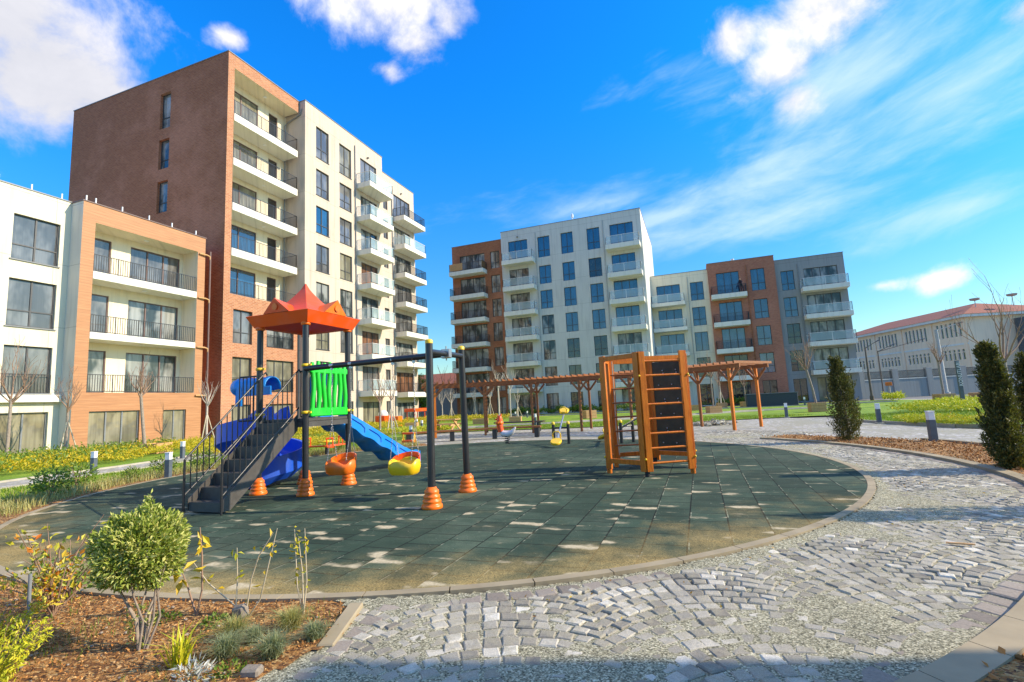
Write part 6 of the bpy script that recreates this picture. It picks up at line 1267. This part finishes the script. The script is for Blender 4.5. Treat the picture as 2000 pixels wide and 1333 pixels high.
def tuft(x, y, h, R_, mat, label, n, seed, w_=.004):
    nr = np.random.default_rng(seed); C = np.column_stack([x+nr.normal(0, R_*.35, n), y+nr.normal(0, R_*.35, n), np.full(n, .015)]); mb = MB(); a = np.arctan2(C[:, 1]-y, C[:, 0]-x); blades(mb, C, h, w_, 1.25, rs=nr, curl=.25); o = mb.build('grass_tuft', mat); tag(o, label, 'grass tuft', 'ornamental grass tufts'); return o
for (x, y, h, R_, mat, lab, n) in ((-3.12, 2.70, .13, .07, 'grass_dry', 'straw yellow grass tuft, leftmost of the group of tufts', 620), (-2.82, 2.90, .14, .07, 'grass_dry', 'straw yellow grass tuft at the back of the group, below the forked sapling', 620), (-2.93, 2.48, .13, .065, 'grass_blue', 'grey green grass tuft in the middle of the group', 620), (-2.63, 2.56, .14, .065, 'grass_blue', 'dark bluish grass tuft nearest the paving stones', 620), (-2.55, 2.83, .10, .06, 'grass_blue', 'pale spreading grass tuft right of the group by the diagonal kerb', 700), (-2.92, 2.68, .10, .05, 'grass_blue', 'small grey grass tuft low in the front of the group', 500)): tuft(x, y, h, R_, mat, lab, n, int(abs(x*100)))
nr = np.random.default_rng(31); C = np.column_stack([-3.12+nr.normal(0, .035, 46), 2.33+nr.normal(0, .035, 46), np.full(46, .015)]); mb = MB(); blades(mb, C, .21, .014, .8, rs=nr, mi=0); tag(mb.build('strappy_plant', 'leaf_lime'), 'bright green strappy leaved plant in the middle of the front bed', 'plant')
nr = np.random.default_rng(33); mb = MB(); P, D_ = inball(160, (-2.86, 2.2, .05), (.10, .10, .07), nr); leafmesh(mb, P, .05, nrm=D_, rs=nr, aspect=4); tag(mb.build('silver_plant', 'leaf_silver'), 'small silver leaved plant at the bottom edge of the picture', 'plant')
for (x, y, lab, sd) in ((-2.72, 2.34, 'small round leaved green plant beside the tufts', 41), (-3.9, 2.78, 'low patch of green weeds by the round shrub', 42), (-3.45, 2.83, 'little green weed patch near the kerb', 43)):
    nr = np.random.default_rng(sd); mb = MB(); P, D_ = inball(90, (x, y, .03), (.10, .08, .04), nr); leafmesh(mb, P, .03, nrm=D_, rs=nr, aspect=1.5); tag(mb.build('low_plant', 'leaf_green'), lab, 'plant')
# leaf litter in the beds
C = []
while len(C) < 15000:
    x, y = rng.uniform(-8, -2), rng.uniform(.8, 4.2)
    if bedF(np.array([[x, y]]))[0]: C.append((x, y, .014+abs(rng.normal(0, .008))))
mb = MB(); leafmesh(mb, np.array(C), .019, up=-.05, aspect=1.7, fold=.2); tag(mb.build('leaf_litter', 'litter'), 'orange brown leaf and bark litter covering the front bed', 'leaf litter', kind='stuff')
C = []
while len(C) < 9000:
    x, y = rng.uniform(0, 7), rng.uniform(2, 19)
    if bedR(np.array([[x, y]]))[0]: C.append((x, y, .04+abs(rng.normal(0, .01))))
mb = MB(); leafmesh(mb, np.array(C), .05, up=-.05, aspect=1.7, fold=.2); tag(mb.build('leaf_litter', 'litter'), 'brown leaf litter covering the right bed round the conifers', 'leaf litter', kind='stuff')
C = [(*pol(8.05+abs(rng.normal(0, .5)), rng.uniform(-62, 60)), .014) for k in range(260)]
mb = MB(); leafmesh(mb, np.array(C), .028, up=-.4, aspect=2.2, fold=.15); tag(mb.build('fallen_leaves', 'leaf_orange'), 'a few dry leaves blown over the stone path', 'fallen leaves', kind='stuff')
C = []
while len(C) < 1500:
    x, y = rng.uniform(-7, -2.2), rng.uniform(1.6, 4.0)
    if bedF(np.array([[x, y]]))[0] and hnoise(np.array([x*2.2]), np.array([y*2.2]))[0] > .15: C.append((x, y, .012))
mb = MB(); blades(mb, np.array(C), .045, .004, 1.1); tag(mb.build('bed_weeds', 'leaf_green'), 'sparse green weeds and sprouts in the soil of the front bed', 'weeds', kind='stuff')
# small pebbles and stones in the bed
mb = MB()
for k in range(90):
    x, y = rng.uniform(-6, -2.4), rng.uniform(1.8, 3.5)
    if bedF(np.array([[x, y]]))[0]: s_ = rng.uniform(.005, .016); mb.ball((x, y, .022), s_, 4, sz=.6)
tag(mb.build('pebbles', 'border_stone'), 'grey pebbles scattered in the front bed soil', 'pebbles', kind='stuff')
mb = MB(); mb.obox((-2.58, 2.36, .03), (1, .3, 0), (-.3, 1, 0), (0, 0, 1), (.055, .04, .025), bev=.012); tag(mb.build('stone', 'border_stone'), 'reddish stone at the front edge of the bed beside the dark tuft', 'stone')
mb = MB(); mb.obox((-3.38, 2.98, .045), (1, .2, .2), (-.2, 1, 0), (-.2, 0, 1), (.055, .04, .05), bev=.02); tag(mb.build('stone', 'border_stone'), 'purple grey stone leaning at the kerb under the forked sapling', 'stone')
# ---- green trees behind the left gap
def leafy_tree(x, y, H, R_, label, mat, seed):
    c = thing('leafy_tree', label, 'tree', (x, y, 0)); nr = np.random.default_rng(seed); mb = MB(); mb.tube([(x, y, 0), (x, y, H*.6)], [.12, .06], 8); mb.build('trunk', 'bark', c); P = []
    for k in range(26): q, _ = inball(1, (x, y, H*.62), (R_*.8, R_*.8, H*.3), nr); w_, _ = inball(150, q[0], (R_*.35,)*3, nr); P.append(w_)
    mb = MB(); leafmesh(mb, np.concatenate(P), .22, rs=nr); mb.build('crown', mat, c)
leafy_tree(-34.5, 58, 6.6, 1.5, 'green leafy tree between cream block and swing leg', 'leaf_green', 51); leafy_tree(-33.0, 55, 4.2, 1.1, 'low green tree right of the cream block end', 'leaf_green', 52)
bare_tree(-40, 74, 8.2, 'dark bare tree in front of the red roofed house', 77, trunk=.35, r=.12, limbs=7, spread=.7, minr=.02, mat='wood_dark', twigmat='wood_dark'); bare_tree(-37.5, 75, 7.8, 'second dark bare tree behind the dark boundary wall', 79, trunk=.35, r=.12, limbs=7, spread=.7, minr=.02, mat='wood_dark', twigmat='wood_dark')
for o in bpy.data.objects:
    if '_loc' in o.keys(): del o['_loc']
    for k in ('label', 'category', 'group'):
        if o.parent is not None and k in o.keys() and k != 'label': del o[k]
